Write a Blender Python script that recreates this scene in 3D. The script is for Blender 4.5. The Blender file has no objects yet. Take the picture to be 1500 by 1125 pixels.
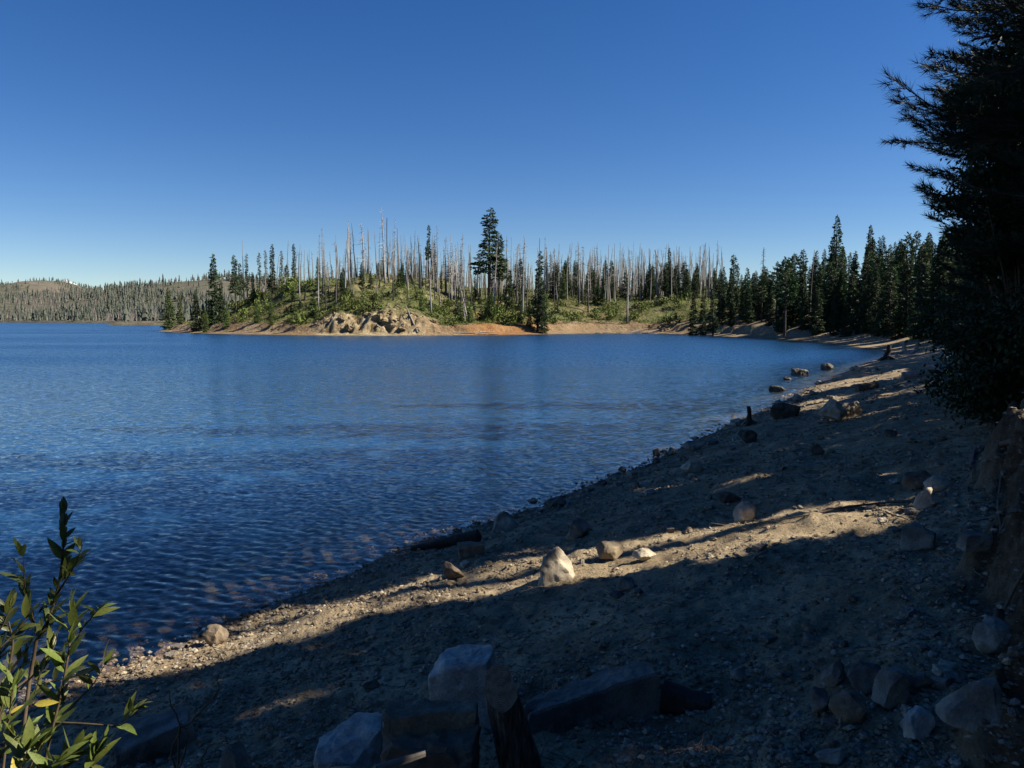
import bpy, bmesh, math, random
import numpy as np
from mathutils import Vector, Matrix, noise as mnoise
R = math.radians
random.seed(11); rng = np.random.default_rng(11)
sc = bpy.context.scene
col = sc.collection

# ------------------------------------------------------------------ camera
F, HC, HZ = 1127.0, 4.0, 468.0          # focal length in photo pixels, eye height over the lake, horizon row
PITCH = math.atan((562.5 - HZ) / F)
cam_d = bpy.data.cameras.new("camera"); cam = bpy.data.objects.new("camera", cam_d); col.objects.link(cam)
cam.location = (0, 0, HC); cam.rotation_euler = (math.pi / 2 - PITCH, 0, 0)
cam_d.sensor_width = 36.0; cam_d.lens = 36.0 * F / 1500.0; cam_d.clip_start = 0.05; cam_d.clip_end = 60000
sc.camera = cam

# ------------------------------------------------------------------ light
SUN_AZ, SUN_EL = R(91), R(41)           # azimuth to the right of the viewing direction (+Y)
SUN = Vector((math.sin(SUN_AZ) * math.cos(SUN_EL), math.cos(SUN_AZ) * math.cos(SUN_EL), math.sin(SUN_EL)))
world = bpy.data.worlds.new("World"); sc.world = world; world.use_nodes = True
wn = world.node_tree.nodes; wl = world.node_tree.links
sky = wn.new('ShaderNodeTexSky'); sky.sky_type = 'NISHITA'; sky.sun_disc = False
sky.sun_elevation = SUN_EL; sky.sun_rotation = SUN_AZ
sky.altitude = 1500; sky.air_density = 1.0; sky.dust_density = 0.15; sky.ozone_density = 3.0
hs = wn.new('ShaderNodeHueSaturation'); hs.inputs['Saturation'].default_value = 1.31; hs.inputs['Hue'].default_value = .511
wl.new(sky.outputs[0], hs.inputs['Color']); wl.new(hs.outputs[0], wn['Background'].inputs['Color'])
wn['Background'].inputs['Strength'].default_value = 0.05
sun_d = bpy.data.lights.new("sun", 'SUN'); sun_d.energy = 5.0; sun_d.angle = R(0.53); sun_d.color = (1.0, 0.91, 0.76)
sun = bpy.data.objects.new("sun", sun_d); col.objects.link(sun)
sun.rotation_euler = (-SUN).to_track_quat('-Z', 'Y').to_euler()
sc.view_settings.view_transform = 'Standard'; sc.view_settings.look = 'None'
sc.view_settings.exposure = 1.15; sc.view_settings.gamma = 1.0; sc.view_settings.use_curve_mapping = False
sc.render.engine = 'CYCLES'
cy = sc.cycles
cy.max_bounces = 8; cy.diffuse_bounces = 2; cy.glossy_bounces = 3; cy.transparent_max_bounces = 12
cy.use_adaptive_sampling = True; cy.adaptive_threshold = 0.015
cy.use_denoising = True
try:
    cy.denoiser = 'OPENIMAGEDENOISE'; cy.denoising_input_passes = 'RGB_ALBEDO_NORMAL'
except Exception: pass
cy.caustics_reflective = False; cy.caustics_refractive = False

# ------------------------------------------------------------------ helpers
def ray(px, py):
    X, Y = (px - 750) / F, (562.5 - py) / F
    c, s = math.cos(PITCH), math.sin(PITCH)
    return Vector((X, c + s * Y, -s + c * Y))
def at(px, py, depth):
    d = ray(px, py); return Vector((0, 0, HC)) + d * (depth / d.y)
def project(P):
    c, s = math.cos(PITCH), math.sin(PITCH)
    x, y, z = P[..., 0], P[..., 1], P[..., 2] - HC
    f = np.maximum(c * y - s * z, 1e-3); u = s * y + c * z
    return 750 + F * x / f, 562.5 - F * u / f
def ss(a, b, x):
    t = np.clip((np.asarray(x, float) - a) / (b - a), 0, 1); return t * t * (3 - 2 * t)
def vnoise(x, y, seed=0):
    xi = np.floor(x).astype(np.int64); yi = np.floor(y).astype(np.int64)
    fx = x - xi; fy = y - yi; fx = fx * fx * (3 - 2 * fx); fy = fy * fy * (3 - 2 * fy)
    def h(a, b):
        v = (a * 374761393 + b * 668265263 + seed * 144269504) & 0xffffffff
        v = ((v ^ (v >> 13)) * 1274126177) & 0xffffffff
        return ((v ^ (v >> 16)) & 0xffff) / 65535.0
    return (h(xi, yi) * (1 - fx) + h(xi + 1, yi) * fx) * (1 - fy) + (h(xi, yi + 1) * (1 - fx) + h(xi + 1, yi + 1) * fx) * fy
def fbm(x, y, oct=4, seed=0):
    a, s, t = 0.5, 0.0, 0.0
    for k in range(oct):
        s = s + a * vnoise(x, y, seed + k * 17); t += a; a *= 0.5; x = x * 2.03 + 5.1; y = y * 2.03 + 9.7
    return s / t
def inside_poly(px, py, poly):
    ins = np.zeros(px.shape, bool); n = len(poly)
    for i in range(n):
        x1, y1 = poly[i]; x2, y2 = poly[(i + 1) % n]
        if y1 == y2: continue
        c = (y1 > py) != (y2 > py)
        ins ^= c & (px < (x2 - x1) * (py - y1) / (y2 - y1) + x1)
    return ins

def mesh_from(name, V, faces, mats=(), midx=None, smooth=False):
    """V (n,3); faces: list of int arrays (m,k)."""
    me = bpy.data.meshes.new(name)
    V = np.asarray(V, np.float32)
    me.vertices.add(len(V)); me.vertices.foreach_set('co', V.ravel())
    faces = [np.asarray(f, np.int32) for f in faces if len(f)]
    tot = sum(f.size for f in faces); nf = sum(len(f) for f in faces)
    me.loops.add(tot); me.loops.foreach_set('vertex_index', np.concatenate([f.ravel() for f in faces]))
    lt = np.concatenate([np.full(len(f), f.shape[1], np.int32) for f in faces])
    ls = np.concatenate([[0], np.cumsum(lt)[:-1]]).astype(np.int32)
    me.polygons.add(nf); me.polygons.foreach_set('loop_start', ls); me.polygons.foreach_set('loop_total', lt)
    if midx is not None: me.polygons.foreach_set('material_index', np.asarray(midx, np.int32))
    me.polygons.foreach_set('use_smooth', np.full(nf, smooth, bool))
    for m in mats: me.materials.append(m)
    me.update(calc_edges=True); me.validate()
    return me
class MB:
    def __init__(s): s.v = []; s.f = {3: [], 4: []}; s.n = 0
    def add(s, V, Fc):
        V = np.asarray(V, float).reshape(-1, 3); Fc = np.asarray(Fc, int)
        s.v.append(V); s.f[Fc.shape[1]].append(Fc + s.n); s.n += len(V)
    def tube(s, pts, rad, k=6, cap=True):
        pts = np.asarray(pts, float); n = len(pts); rad = np.broadcast_to(rad, n)
        T = np.gradient(pts, axis=0); T /= np.linalg.norm(T, axis=1)[:, None] + 1e-9
        up = np.array([0, 0, 1.0]) if abs(T[0, 2]) < .9 else np.array([1.0, 0, 0])
        A = np.cross(T, up); A /= np.linalg.norm(A, axis=1)[:, None] + 1e-9; B = np.cross(T, A)
        th = np.arange(k) * 2 * np.pi / k
        V = pts[:, None] + rad[:, None, None] * (A[:, None] * np.cos(th)[None, :, None] + B[:, None] * np.sin(th)[None, :, None])
        i = np.arange(n - 1)[:, None] * k; j = np.arange(k)[None]; j2 = (j + 1) % k
        Fq = np.stack([i + j, i + j2, i + k + j2, i + k + j], -1).reshape(-1, 4)
        s.add(V.reshape(-1, 3), Fq)
        if cap:
            for e, c in ((0, pts[0]), (n - 1, pts[-1])):
                V2 = np.vstack([V[e], c]); s.add(V2, np.stack([np.arange(k), (np.arange(k) + 1) % k, np.full(k, k)], -1))
    def diamonds(s, P, D, W):
        n = len(P)
        if not n: return
        V = np.stack([P, P + .5 * D + W, P + D, P + .5 * D - W], 1).reshape(-1, 3)
        s.add(V, np.arange(4 * n).reshape(-1, 4))
    def tris(s, P, D, W):
        n = len(P)
        if not n: return
        V = np.stack([P - W, P + W, P + D], 1).reshape(-1, 3); s.add(V, np.arange(3 * n).reshape(-1, 3))
    def mesh(s, name, mat, smooth=False):
        return mesh_from(name, np.vstack(s.v), [np.vstack(f) for f in s.f.values() if f], [mat] if mat else [], None, smooth)
def rvec(n, r=rng):
    v = r.normal(size=(n, 3)); return v / np.linalg.norm(v, axis=1)[:, None]
def link(name, me, parent=None, loc=None):
    o = bpy.data.objects.new(name, me); col.objects.link(o)
    if parent is not None: o.parent = parent
    if loc is not None: o.location = loc
    return o
def tag(o, label=None, cat=None, group=None, kind=None):
    if label: o['label'] = label
    if cat: o['category'] = cat
    if group: o['group'] = group
    if kind: o['kind'] = kind
    return o

# ------------------------------------------------------------------ materials
def mat(name):
    m = bpy.data.materials.new(name); m.use_nodes = True
    nt = m.node_tree; return m, nt.nodes, nt.links, nt.nodes['Principled BSDF']
def N(nodes, t, **kw):
    n = nodes.new(t)
    for k, v in kw.items():
        if k in n.inputs: n.inputs[k].default_value = v
        else: setattr(n, k, v)
    return n
def ramp(nodes, stops):
    r = nodes.new('ShaderNodeValToRGB'); cr = r.color_ramp
    while len(cr.elements) < len(stops): cr.elements.new(0.5)
    for e, (p, c) in zip(cr.elements, stops): e.position = p; e.color = (*c, 1)
    return r
def mixc(nodes, links, fac, a, b):
    m = nodes.new('ShaderNodeMix'); m.data_type = 'RGBA'
    for sock, v in ((m.inputs[0], fac), (m.inputs[6], a), (m.inputs[7], b)):
        if hasattr(v, 'links'): links.new(v, sock)
        elif isinstance(v, tuple): sock.default_value = (*v, 1)
        else: sock.default_value = v
    return m.outputs[2]
def noise_mat(name, stops, scale=4, rough=.9, bump=.3, bscale=20, coord='Object', rand=0.0, detail=6, dist=.03, trans=0, spec=.3):
    m, n, l, b = mat(name)
    tc = n.new('ShaderNodeTexCoord'); nz = N(n, 'ShaderNodeTexNoise', Scale=scale, Detail=detail, Roughness=.6)
    l.new(tc.outputs[coord], nz.inputs['Vector'])
    r = ramp(n, stops); l.new(nz.outputs['Fac'], r.inputs[0]); c = r.outputs[0]
    if rand:
        oi = n.new('ShaderNodeObjectInfo'); mr = N(n, 'ShaderNodeMapRange'); mr.inputs[3].default_value = 1 - rand; mr.inputs[4].default_value = 1 + rand
        l.new(oi.outputs['Random'], mr.inputs[0])
        hv = n.new('ShaderNodeHueSaturation'); l.new(c, hv.inputs['Color']); l.new(mr.outputs[0], hv.inputs['Value'])
        m2 = N(n, 'ShaderNodeMapRange'); m2.inputs[3].default_value = .5 - rand * .06; m2.inputs[4].default_value = .5 + rand * .06
        l.new(oi.outputs['Random'], m2.inputs[0]); l.new(m2.outputs[0], hv.inputs['Hue']); c = hv.outputs[0]
    l.new(c, b.inputs['Base Color']); b.inputs['Roughness'].default_value = rough; b.inputs['Specular IOR Level'].default_value = spec
    if name.startswith('rock'):
        n3 = N(n, 'ShaderNodeTexNoise', Scale=2.2, Detail=5, Roughness=.65); l.new(tc.outputs[coord], n3.inputs['Vector']); r3 = ramp(n, [(.42, (.72, .72, .72)), (.6, (1.25, 1.22, 1.15))]); l.new(n3.outputs['Fac'], r3.inputs[0])
        n4 = N(n, 'ShaderNodeTexNoise', Scale=75, Detail=3); l.new(tc.outputs[coord], n4.inputs['Vector']); r4 = ramp(n, [(.34, (.78, .78, .78)), (.5, (1, .99, .97)), (.68, (1.16, 1.15, 1.1))]); l.new(n4.outputs['Fac'], r4.inputs[0])
        for rr_ in (r3, r4):
            mm_ = n.new('ShaderNodeMix'); mm_.data_type = 'RGBA'; mm_.blend_type = 'MULTIPLY'; mm_.inputs[0].default_value = .85; l.new(c, mm_.inputs[6]); l.new(rr_.outputs[0], mm_.inputs[7]); c = mm_.outputs[2]
        l.new(c, b.inputs['Base Color'])
    if bump:
        nb = N(n, 'ShaderNodeTexNoise', Scale=bscale, Detail=8, Roughness=.65); l.new(tc.outputs[coord], nb.inputs['Vector'])
        bp = N(n, 'ShaderNodeBump', Strength=bump, Distance=dist); l.new(nb.outputs['Fac'], bp.inputs['Height']); l.new(bp.outputs[0], b.inputs['Normal'])
    if trans:
        tr = n.new('ShaderNodeBsdfTranslucent'); l.new(c, tr.inputs['Color'])
        mx = N(n, 'ShaderNodeMixShader'); mx.inputs[0].default_value = trans
        l.new(b.outputs[0], mx.inputs[1]); l.new(tr.outputs[0], mx.inputs[2]); l.new(mx.outputs[0], n['Material Output'].inputs['Surface'])
    return m
M = {}
M['rock_grey'] = noise_mat('rock_grey', [(.25, (.115, .105, .09)), (.5, (.2, .183, .16)), (.75, (.315, .29, .25))], 5, .85, .6, 28, rand=.25, dist=.02)
M['rock_pale'] = noise_mat('rock_pale', [(.25, (.25, .215, .165)), (.5, (.36, .315, .25)), (.8, (.47, .425, .345))], 5, .85, .5, 24, rand=.12, dist=.02)
M['rock_blue'] = noise_mat('rock_blue', [(.25, (.25, .235, .215)), (.55, (.42, .40, .37)), (.8, (.57, .55, .51))], 6, .8, .7, 26, dist=.02)
M['rock_dark'] = noise_mat('rock_dark', [(.3, (.05, .048, .045)), (.55, (.10, .095, .086)), (.8, (.19, .178, .16))], 5, .85, .6, 26, rand=.2, dist=.02)
M['rock_brown'] = noise_mat('rock_brown', [(.25, (.10, .078, .055)), (.5, (.18, .142, .104)), (.8, (.28, .228, .17))], 6, .9, .6, 26, rand=.2, dist=.02)
M['gravel_brown'] = noise_mat('gravel_brown', [(.3, (.10, .076, .05)), (.7, (.22, .17, .115))], 9, .9, 0)
M['gravel_grey'] = noise_mat('gravel_grey', [(.3, (.15, .135, .11)), (.7, (.28, .25, .21))], 9, .9, 0)
M['gravel_pale'] = noise_mat('gravel_pale', [(.3, (.28, .22, .15)), (.7, (.42, .345, .25))], 9, .9, 0)
M['rock_cliff'] = noise_mat('rock_cliff', [(.3, (.12, .09, .05)), (.5, (.21, .165, .1)), (.75, (.3, .25, .165))], 1.2, .9, .6, 5, dist=.2)
M['char'] = noise_mat('charred_wood', [(.3, (.008, .008, .008)), (.55, (.03, .026, .022)), (.75, (.085, .07, .055))], 9, .8, .9, 18, dist=.03)
def char_mat():
    m, n, l, b = mat('charred_wood_grain'); tc = n.new('ShaderNodeTexCoord'); mp = N(n, 'ShaderNodeMapping'); mp.inputs['Scale'].default_value = (42, 42, 5); l.new(tc.outputs['Object'], mp.inputs[0])
    nz = N(n, 'ShaderNodeTexNoise', Scale=1.0, Detail=6, Roughness=.65); l.new(mp.outputs[0], nz.inputs['Vector']); r1 = ramp(n, [(.38, (.01, .009, .008)), (.52, (.06, .048, .037)), (.66, (.2, .16, .12))]); l.new(nz.outputs['Fac'], r1.inputs[0]); l.new(r1.outputs[0], b.inputs['Base Color'])
    b.inputs['Roughness'].default_value = .8; bp = N(n, 'ShaderNodeBump', Strength=1, Distance=.02); l.new(nz.outputs['Fac'], bp.inputs['Height']); l.new(bp.outputs[0], b.inputs['Normal']); return m
M['char_grain'] = char_mat()
M['wood_grey'] = noise_mat('weathered_wood', [(.3, (.13, .115, .1)), (.55, (.25, .225, .2)), (.8, (.40, .37, .33))], 6, .9, .5, 30, rand=.2, dist=.01)
M['root'] = noise_mat('root_bark', [(.3, (.06, .045, .033)), (.7, (.17, .135, .1))], 9, .9, .6, 30, dist=.01)
M['bark'] = noise_mat('bark', [(.3, (.035, .027, .02)), (.7, (.11, .085, .065))], 3, .95, .6, 12, rand=.2, dist=.05)
M['leaf_far'] = noise_mat('conifer_needles', [(.3, (.022, .042, .018)), (.6, (.045, .078, .028)), (.85, (.075, .115, .04))], .35, .75, 0, rand=.28, trans=.12)
M['leaf_young_sunlit'] = noise_mat('young_sunlit_needles', [(.3, (.05, .085, .022)), (.6, (.09, .135, .035)), (.85, (.13, .18, .05))], .4, .75, 0, rand=.2, trans=.15)  # green of young trees; also sunlight put into the colour of lit firs
M['leaf_grey'] = noise_mat('thin_conifer_needles', [(.3, (.06, .075, .05)), (.7, (.12, .14, .09))], .4, .8, 0, rand=.2, trans=.1)
M['needle'] = noise_mat('pine_needles', [(.3, (.010, .018, .008)), (.7, (.026, .044, .016))], 1.5, .6, 0, trans=.1)
M['oak'] = noise_mat('broad_leaves', [(.3, (.012, .02, .006)), (.7, (.035, .055, .014))], 1.2, .6, 0, trans=.15)
M['shrub_leaf'] = noise_mat('shrub_leaves', [(.3, (.07, .095, .02)), (.6, (.12, .155, .034)), (.85, (.17, .2, .05))], .6, .8, 0, trans=.15, rand=.2)
M['leaf'] = noise_mat('willow_leaf', [(.3, (.075, .105, .02)), (.7, (.15, .18, .04))], 14, .42, .25, 60, rand=.25, trans=.30, dist=.004, spec=.5)
M['leaf_yellow'] = noise_mat('yellowed_leaf', [(.3, (.38, .30, .04)), (.7, (.5, .42, .08))], 14, .5, .2, 60, trans=.3, dist=.004)
M['stem'] = noise_mat('shrub_stem', [(.3, (.05, .035, .022)), (.7, (.12, .09, .055))], 20, .8, .3, 60, dist=.003)
M['leaf_hill'] = noise_mat('hazed_far_forest', [(.3, (.042, .055, .042)), (.55, (.07, .08, .062)), (.8, (.105, .11, .09))], .02, .8, 0)  # greyer and lighter, distance haze put into the colour
def snag_mat(name, pale, char_top, char_amt):
    m, n, l, b = mat(name)
    tc = n.new('ShaderNodeTexCoord'); sp = n.new('ShaderNodeSeparateXYZ'); l.new(tc.outputs['Object'], sp.inputs[0])
    nz = N(n, 'ShaderNodeTexNoise', Scale=.35, Detail=4); oi = n.new('ShaderNodeObjectInfo')
    ad = N(n, 'ShaderNodeVectorMath', operation='ADD'); l.new(tc.outputs['Object'], ad.inputs[0]); 
    cx = n.new('ShaderNodeCombineXYZ'); mu = N(n, 'ShaderNodeMath', operation='MULTIPLY'); l.new(oi.outputs['Random'], mu.inputs[0]); mu.inputs[1].default_value = 90
    l.new(mu.outputs[0], cx.inputs[0]); l.new(cx.outputs[0], ad.inputs[1]); l.new(ad.outputs[0], nz.inputs['Vector'])
    h = N(n, 'ShaderNodeMath', operation='MULTIPLY'); l.new(oi.outputs['Random'], h.inputs[0]); h.inputs[1].default_value = char_top
    df = N(n, 'ShaderNodeMath', operation='SUBTRACT'); l.new(h.outputs[0], df.inputs[0]); l.new(sp.outputs[2], df.inputs[1])
    n2 = N(n, 'ShaderNodeMath', operation='MULTIPLY_ADD'); l.new(nz.outputs['Fac'], n2.inputs[0]); n2.inputs[1].default_value = 9; n2.inputs[2].default_value = -4.5
    s2 = N(n, 'ShaderNodeMath', operation='ADD'); l.new(df.outputs[0], s2.inputs[0]); l.new(n2.outputs[0], s2.inputs[1])
    mr = N(n, 'ShaderNodeMapRange'); mr.inputs[1].default_value = -1.5; mr.inputs[2].default_value = 1.5; mr.inputs[4].default_value = char_amt; l.new(s2.outputs[0], mr.inputs[0])
    l.new(mixc(n, l, mr.outputs[0], pale, (.02, .019, .018)), b.inputs['Base Color']); b.inputs['Roughness'].default_value = .85
    return m
M['snag'] = snag_mat('dead_wood_part_charred', (.22, .207, .193), 11, .95)
M['dead_far'] = snag_mat('far_dead_wood', (.16, .148, .135), 3, .6)
M['snag_pale'] = snag_mat('bleached_dead_wood', (.31, .297, .28), 6, .85)
M['snag_black'] = snag_mat('charred_dead_wood', (.09, .085, .08), 24, 1.0)

# ------------------------------------------------------------------ terrain
shore_px = [(170, 985), (300, 925), (400, 888), (480, 858), (600, 803), (720, 763), (820, 730), (980, 665), (1100, 610), (1180, 573), (1245, 541), (1290, 524)]
def onlake(px, py):
    d = ray(px, py); t = -HC / d.z; return (d.x * t, d.y * t)
near_sh = [(-60, -70), (-30, -30), (-18, -12), (-9.5, .8)] + [onlake(*p) for p in shore_px]
far_sh = [(45.5, 93), (50, 108), (54, 129), (53.5, 155), (50, 188), (46, 212), (30, 224), (9.3, 211), (-8.7, 197), (-25.5, 193), (-42.6, 193), (-62, 201), (-90, 224), (-119, 262),
          (-132, 300), (-150, 400), (-215, 500), (-240, 528), (-283, 533), (-310, 620), (-380, 760), (-480, 880), (-640, 980), (-900, 1000), (-1500, 700), (-1400, 100), (-600, -200), (-150, -140)]
def catmull(P, k):
    P = np.array(P); out = []
    for i in range(len(P) - 1):
        p0, p1, p2, p3 = P[max(i - 1, 0)], P[i], P[i + 1], P[min(i + 2, len(P) - 1)]
        for t in np.arange(k) / k:
            out.append(.5 * ((2 * p1) + (-p0 + p2) * t + (2 * p0 - 5 * p1 + 4 * p2 - p3) * t * t + (-p0 + 3 * p1 - 3 * p2 + p3) * t ** 3))
    return out
LAKE = np.array(catmull(near_sh + far_sh[:17], 3) + [np.array(p) for p in far_sh[16:]])
def sdf(x, y):
    d2 = np.full(x.shape, 1e18); ins = np.zeros(x.shape, bool); n = len(LAKE)
    for i in range(n):
        ax, ay = LAKE[i]; bx, by = LAKE[(i + 1) % n]
        ex, ey = bx - ax, by - ay; L = ex * ex + ey * ey + 1e-12
        wx, wy = x - ax, y - ay; t = np.clip((wx * ex + wy * ey) / L, 0, 1)
        d2 = np.minimum(d2, (wx - ex * t) ** 2 + (wy - ey * t) ** 2)
        if ay != by: ins ^= ((ay > y) != (by > y)) & (x < ex * (y - ay) / (by - ay) + ax)
    return np.where(ins, -1, 1) * np.sqrt(d2)
def gauss(x, y, cx, cy_, h, rx, ry): return h * np.exp(-((x - cx) / rx) ** 2 - ((y - cy_) / ry) ** 2)
def terrain(x, y, full=False, fine=True):
    x = np.asarray(x, float); y = np.asarray(y, float)
    r = np.hypot(x, y); far = ss(75, 110, r)
    d = sdf(x, y)
    d = d + (fbm(x * .5, y * .5, 3, 3) - .5) * .55 * (1 - far) + (fbm(x * .06, y * .06, 4, 5) - .5) * 5 * far * (1 - ss(300, 600, r))
    s = .544 * x + .84 * y
    d0 = 8.3 + 1.8 * (1 - ss(1.2, 3.2, s)) + .3 * ss(5, 7, s) + (fbm(s * .6, s * 0 + 3, 3, 8) - .5) * 1.0
    bh = (.22 + .68 * ss(3, 7, s)) * (1 - .6 * ss(22, 40, s))
    dl = np.maximum(d, 0)
    zn = .24 * np.minimum(dl, d0) + .055 * np.maximum(dl - d0, 0) + bh * ss(0, .5, d - d0 + (fbm(x * 2.2, y * 2.2, 4, 12) - .5) * 1.1)
    zn = zn + .05 * ss(.6, 2.5, dl) * np.sin(dl * 3.1 + 3 * fbm(x * .3, y * .3, 2, 4)) * .5
    if fine:
        k = ss(.05, .6, dl) * .8 + .2
        zn = zn + k * ((fbm(x * .9, y * .9, 3, 21) - .5) * .20 + (fbm(x * 4.5, y * 4.5, 3, 22) - .5) * .095 + (fbm(x * 15, y * 15, 3, 23) - .5) * .042 * (1 - ss(12, 30, r)))
    if fine: zn = zn + ss(-.3, .1, d - d0) * (1 - ss(1.2, 2.5, d - d0)) * ((fbm(x * 4.5, y * 4.5, 4, 24) - .5) * .22 + (np.abs(fbm(x * 2.2, y * 2.2, 3, 25) - .5) - .1) * .35)
    # far land
    isl = ss(150, 175, y) * (1 - ss(60, 110, x - 20))
    cm = ss(-53, -46, x) * (1 - ss(-27, -17, x)) * isl
    gl = (fbm(x * .16, y * .16, 5, 31) - .5) * 9 + (fbm(x * .7 + y * .3, y * .7 - x * .2, 4, 32) - .5) * 5
    zf = .13 * np.minimum(dl, 7) + .03 * np.maximum(dl - 7, 0) * (1 - .6 * ss(250, 500, r))
    zf = zf + cm * (2.0 * ss(3.6, 6.0, dl + gl * .7) + 2.2 * ss(5.5, 9.5, dl + gl) + (fbm(x * .9, y * .9, 4, 33) - .5) * 2.6 * ss(3, 5, dl)) + (1 - cm) * isl * 1.3 * ss(4.2, 6.5, dl + gl * .4)
    inl = ss(2, 30, dl)
    hill = gauss(x, y, -64, 243, 8.0, 27, 30) + gauss(x, y, -38, 285, 7.5, 60, 62) + gauss(x, y, -20, 420, 9, 160, 110) + gauss(x, y, 90, 330, 10, 90, 110) + gauss(x, y, 120, 120, 12, 55, 90)
    zf = zf + hill * inl + far * (fbm(x * .12, y * .12, 4, 41) - .5) * 2.2 * ss(3, 12, dl)
    # low ridges beyond the lake
    fh = ss(420, 900, r)
    rid = gauss(x, y, -560, 1450, 50, 230, 330) + gauss(x, y, -930, 1500, 34, 260, 330) + gauss(x, y, -1560, 2600, 84, 120, 420) + gauss(x, y, -1390, 2500, 62, 130, 420) + gauss(x, y, -1850, 2600, 80, 240, 420) + gauss(x, y, 0, 1600, 36, 600, 350)
    rid = rid * (1 + .35 * (fbm(x * .004, y * .004, 4, 51) - .5)) + 12 * (fbm(x * .008, y * .008, 4, 52) - .5) * ss(900, 1300, r)
    zf = zf + fh * rid * ss(0, 200, dl)
    z = zn * (1 - far) + zf * far
    z = np.where(d < 0, np.maximum(.10 * np.maximum(d, -2.2) + .30 * np.minimum(d + 2.2, 0), -7) + np.where(far > .5, 0, (zn - .0) * 0) + (fbm(x * 3, y * 3, 3, 61) - .5) * .022 * (1 - far), z)
    if not full: return z
    global D0; D0 = d0
    return z, d, far, cm, dl, isl
def gz(x, y, fine=False): return float(terrain(np.array([x]), np.array([y]), fine=fine)[0])
def ground_at(px, py, lo=1.5, hi=400):
    d = ray(px, py); ts = np.exp(np.linspace(math.log(lo), math.log(hi), 150))
    X, Y, Z = d.x * ts, d.y * ts, HC + d.z * ts
    g = terrain(X, Y); b = np.where(Z <= g)[0]
    if len(b) and b[0] > 0:
        ts = np.linspace(ts[b[0] - 1], ts[b[0]], 24); X, Y, Z = d.x * ts, d.y * ts, HC + d.z * ts; g = terrain(X, Y); b = np.where(Z <= g)[0]
    i = b[0] if len(b) else len(ts) - 1
    if i == 0: return Vector((X[0], Y[0], g[0]))
    a0, a1 = Z[i - 1] - g[i - 1], Z[i] - g[i]; t = ts[i - 1] + (ts[i] - ts[i - 1]) * a0 / max(a0 - a1, 1e-9)
    return Vector((d.x * t, d.y * t, HC + d.z * t))

rings = [0.0] + list(np.exp(np.arange(math.log(.7), math.log(115), .0088))) + list(np.arange(115, 190, 1.3)) + list(np.arange(190, 214, .55)) + list(np.arange(214, 290, 1.3)) + list(np.exp(np.arange(math.log(290), math.log(6000), .02)))
rings = np.array(rings)
ang = np.concatenate([np.arange(-38, -14, .23), np.arange(-14, -2, .13), np.arange(-2, 38, .22), np.arange(38, 322, 2.0)]) * math.pi / 180
RR, AA = np.meshgrid(rings, ang, indexing='ij')
GX, GY = RR * np.sin(AA), RR * np.cos(AA)
GZ, D_, FAR_, CM_, DL_, ISL_ = terrain(GX.ravel(), GY.ravel(), True)
D0G = D0; nr, na = len(rings), len(ang)
i = np.arange(nr - 1)[:, None] * na; j = np.arange(na)[None]; j2 = (j + 1) % na
Fq = np.stack([i + j, i + j2, i + na + j2, i + na + j], -1).reshape(-1, 4)
gx, gy = GX.ravel(), GY.ravel()
gm = mesh_from('ground', np.stack([gx, gy, GZ], 1), [Fq], smooth=True)
rr = np.hypot(gx, gy)
veg = FAR_ * ss(7.5, 12, DL_ + (fbm(gx * .3, gy * .3, 3, 71) - .5) * 6) * (.45 + .55 * ss(.30, .55, fbm(gx * .16, gy * .16, 4, 72)))
veg = veg * (1 - .85 * CM_ * (1 - ss(9, 13, DL_)))
s_ = .544 * gx + .84 * gy
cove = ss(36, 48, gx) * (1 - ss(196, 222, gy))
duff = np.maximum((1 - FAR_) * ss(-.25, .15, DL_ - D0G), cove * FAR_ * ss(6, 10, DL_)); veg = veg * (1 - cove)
red = FAR_ * ss(-16, -8, gx) * (1 - ss(5, 14, gx)) * ISL_
bare = ss(1900, 2200, rr) * ss(.55, .64, fbm(gx * .0045, gy * .0045, 4, 73))
hillm = ss(480, 640, rr)
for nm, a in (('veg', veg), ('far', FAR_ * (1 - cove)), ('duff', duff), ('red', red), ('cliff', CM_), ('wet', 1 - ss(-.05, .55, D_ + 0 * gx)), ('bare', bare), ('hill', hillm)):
    at_ = gm.attributes.new(nm, 'FLOAT', 'POINT'); at_.data.foreach_set('value', np.asarray(a, np.float32))
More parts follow.
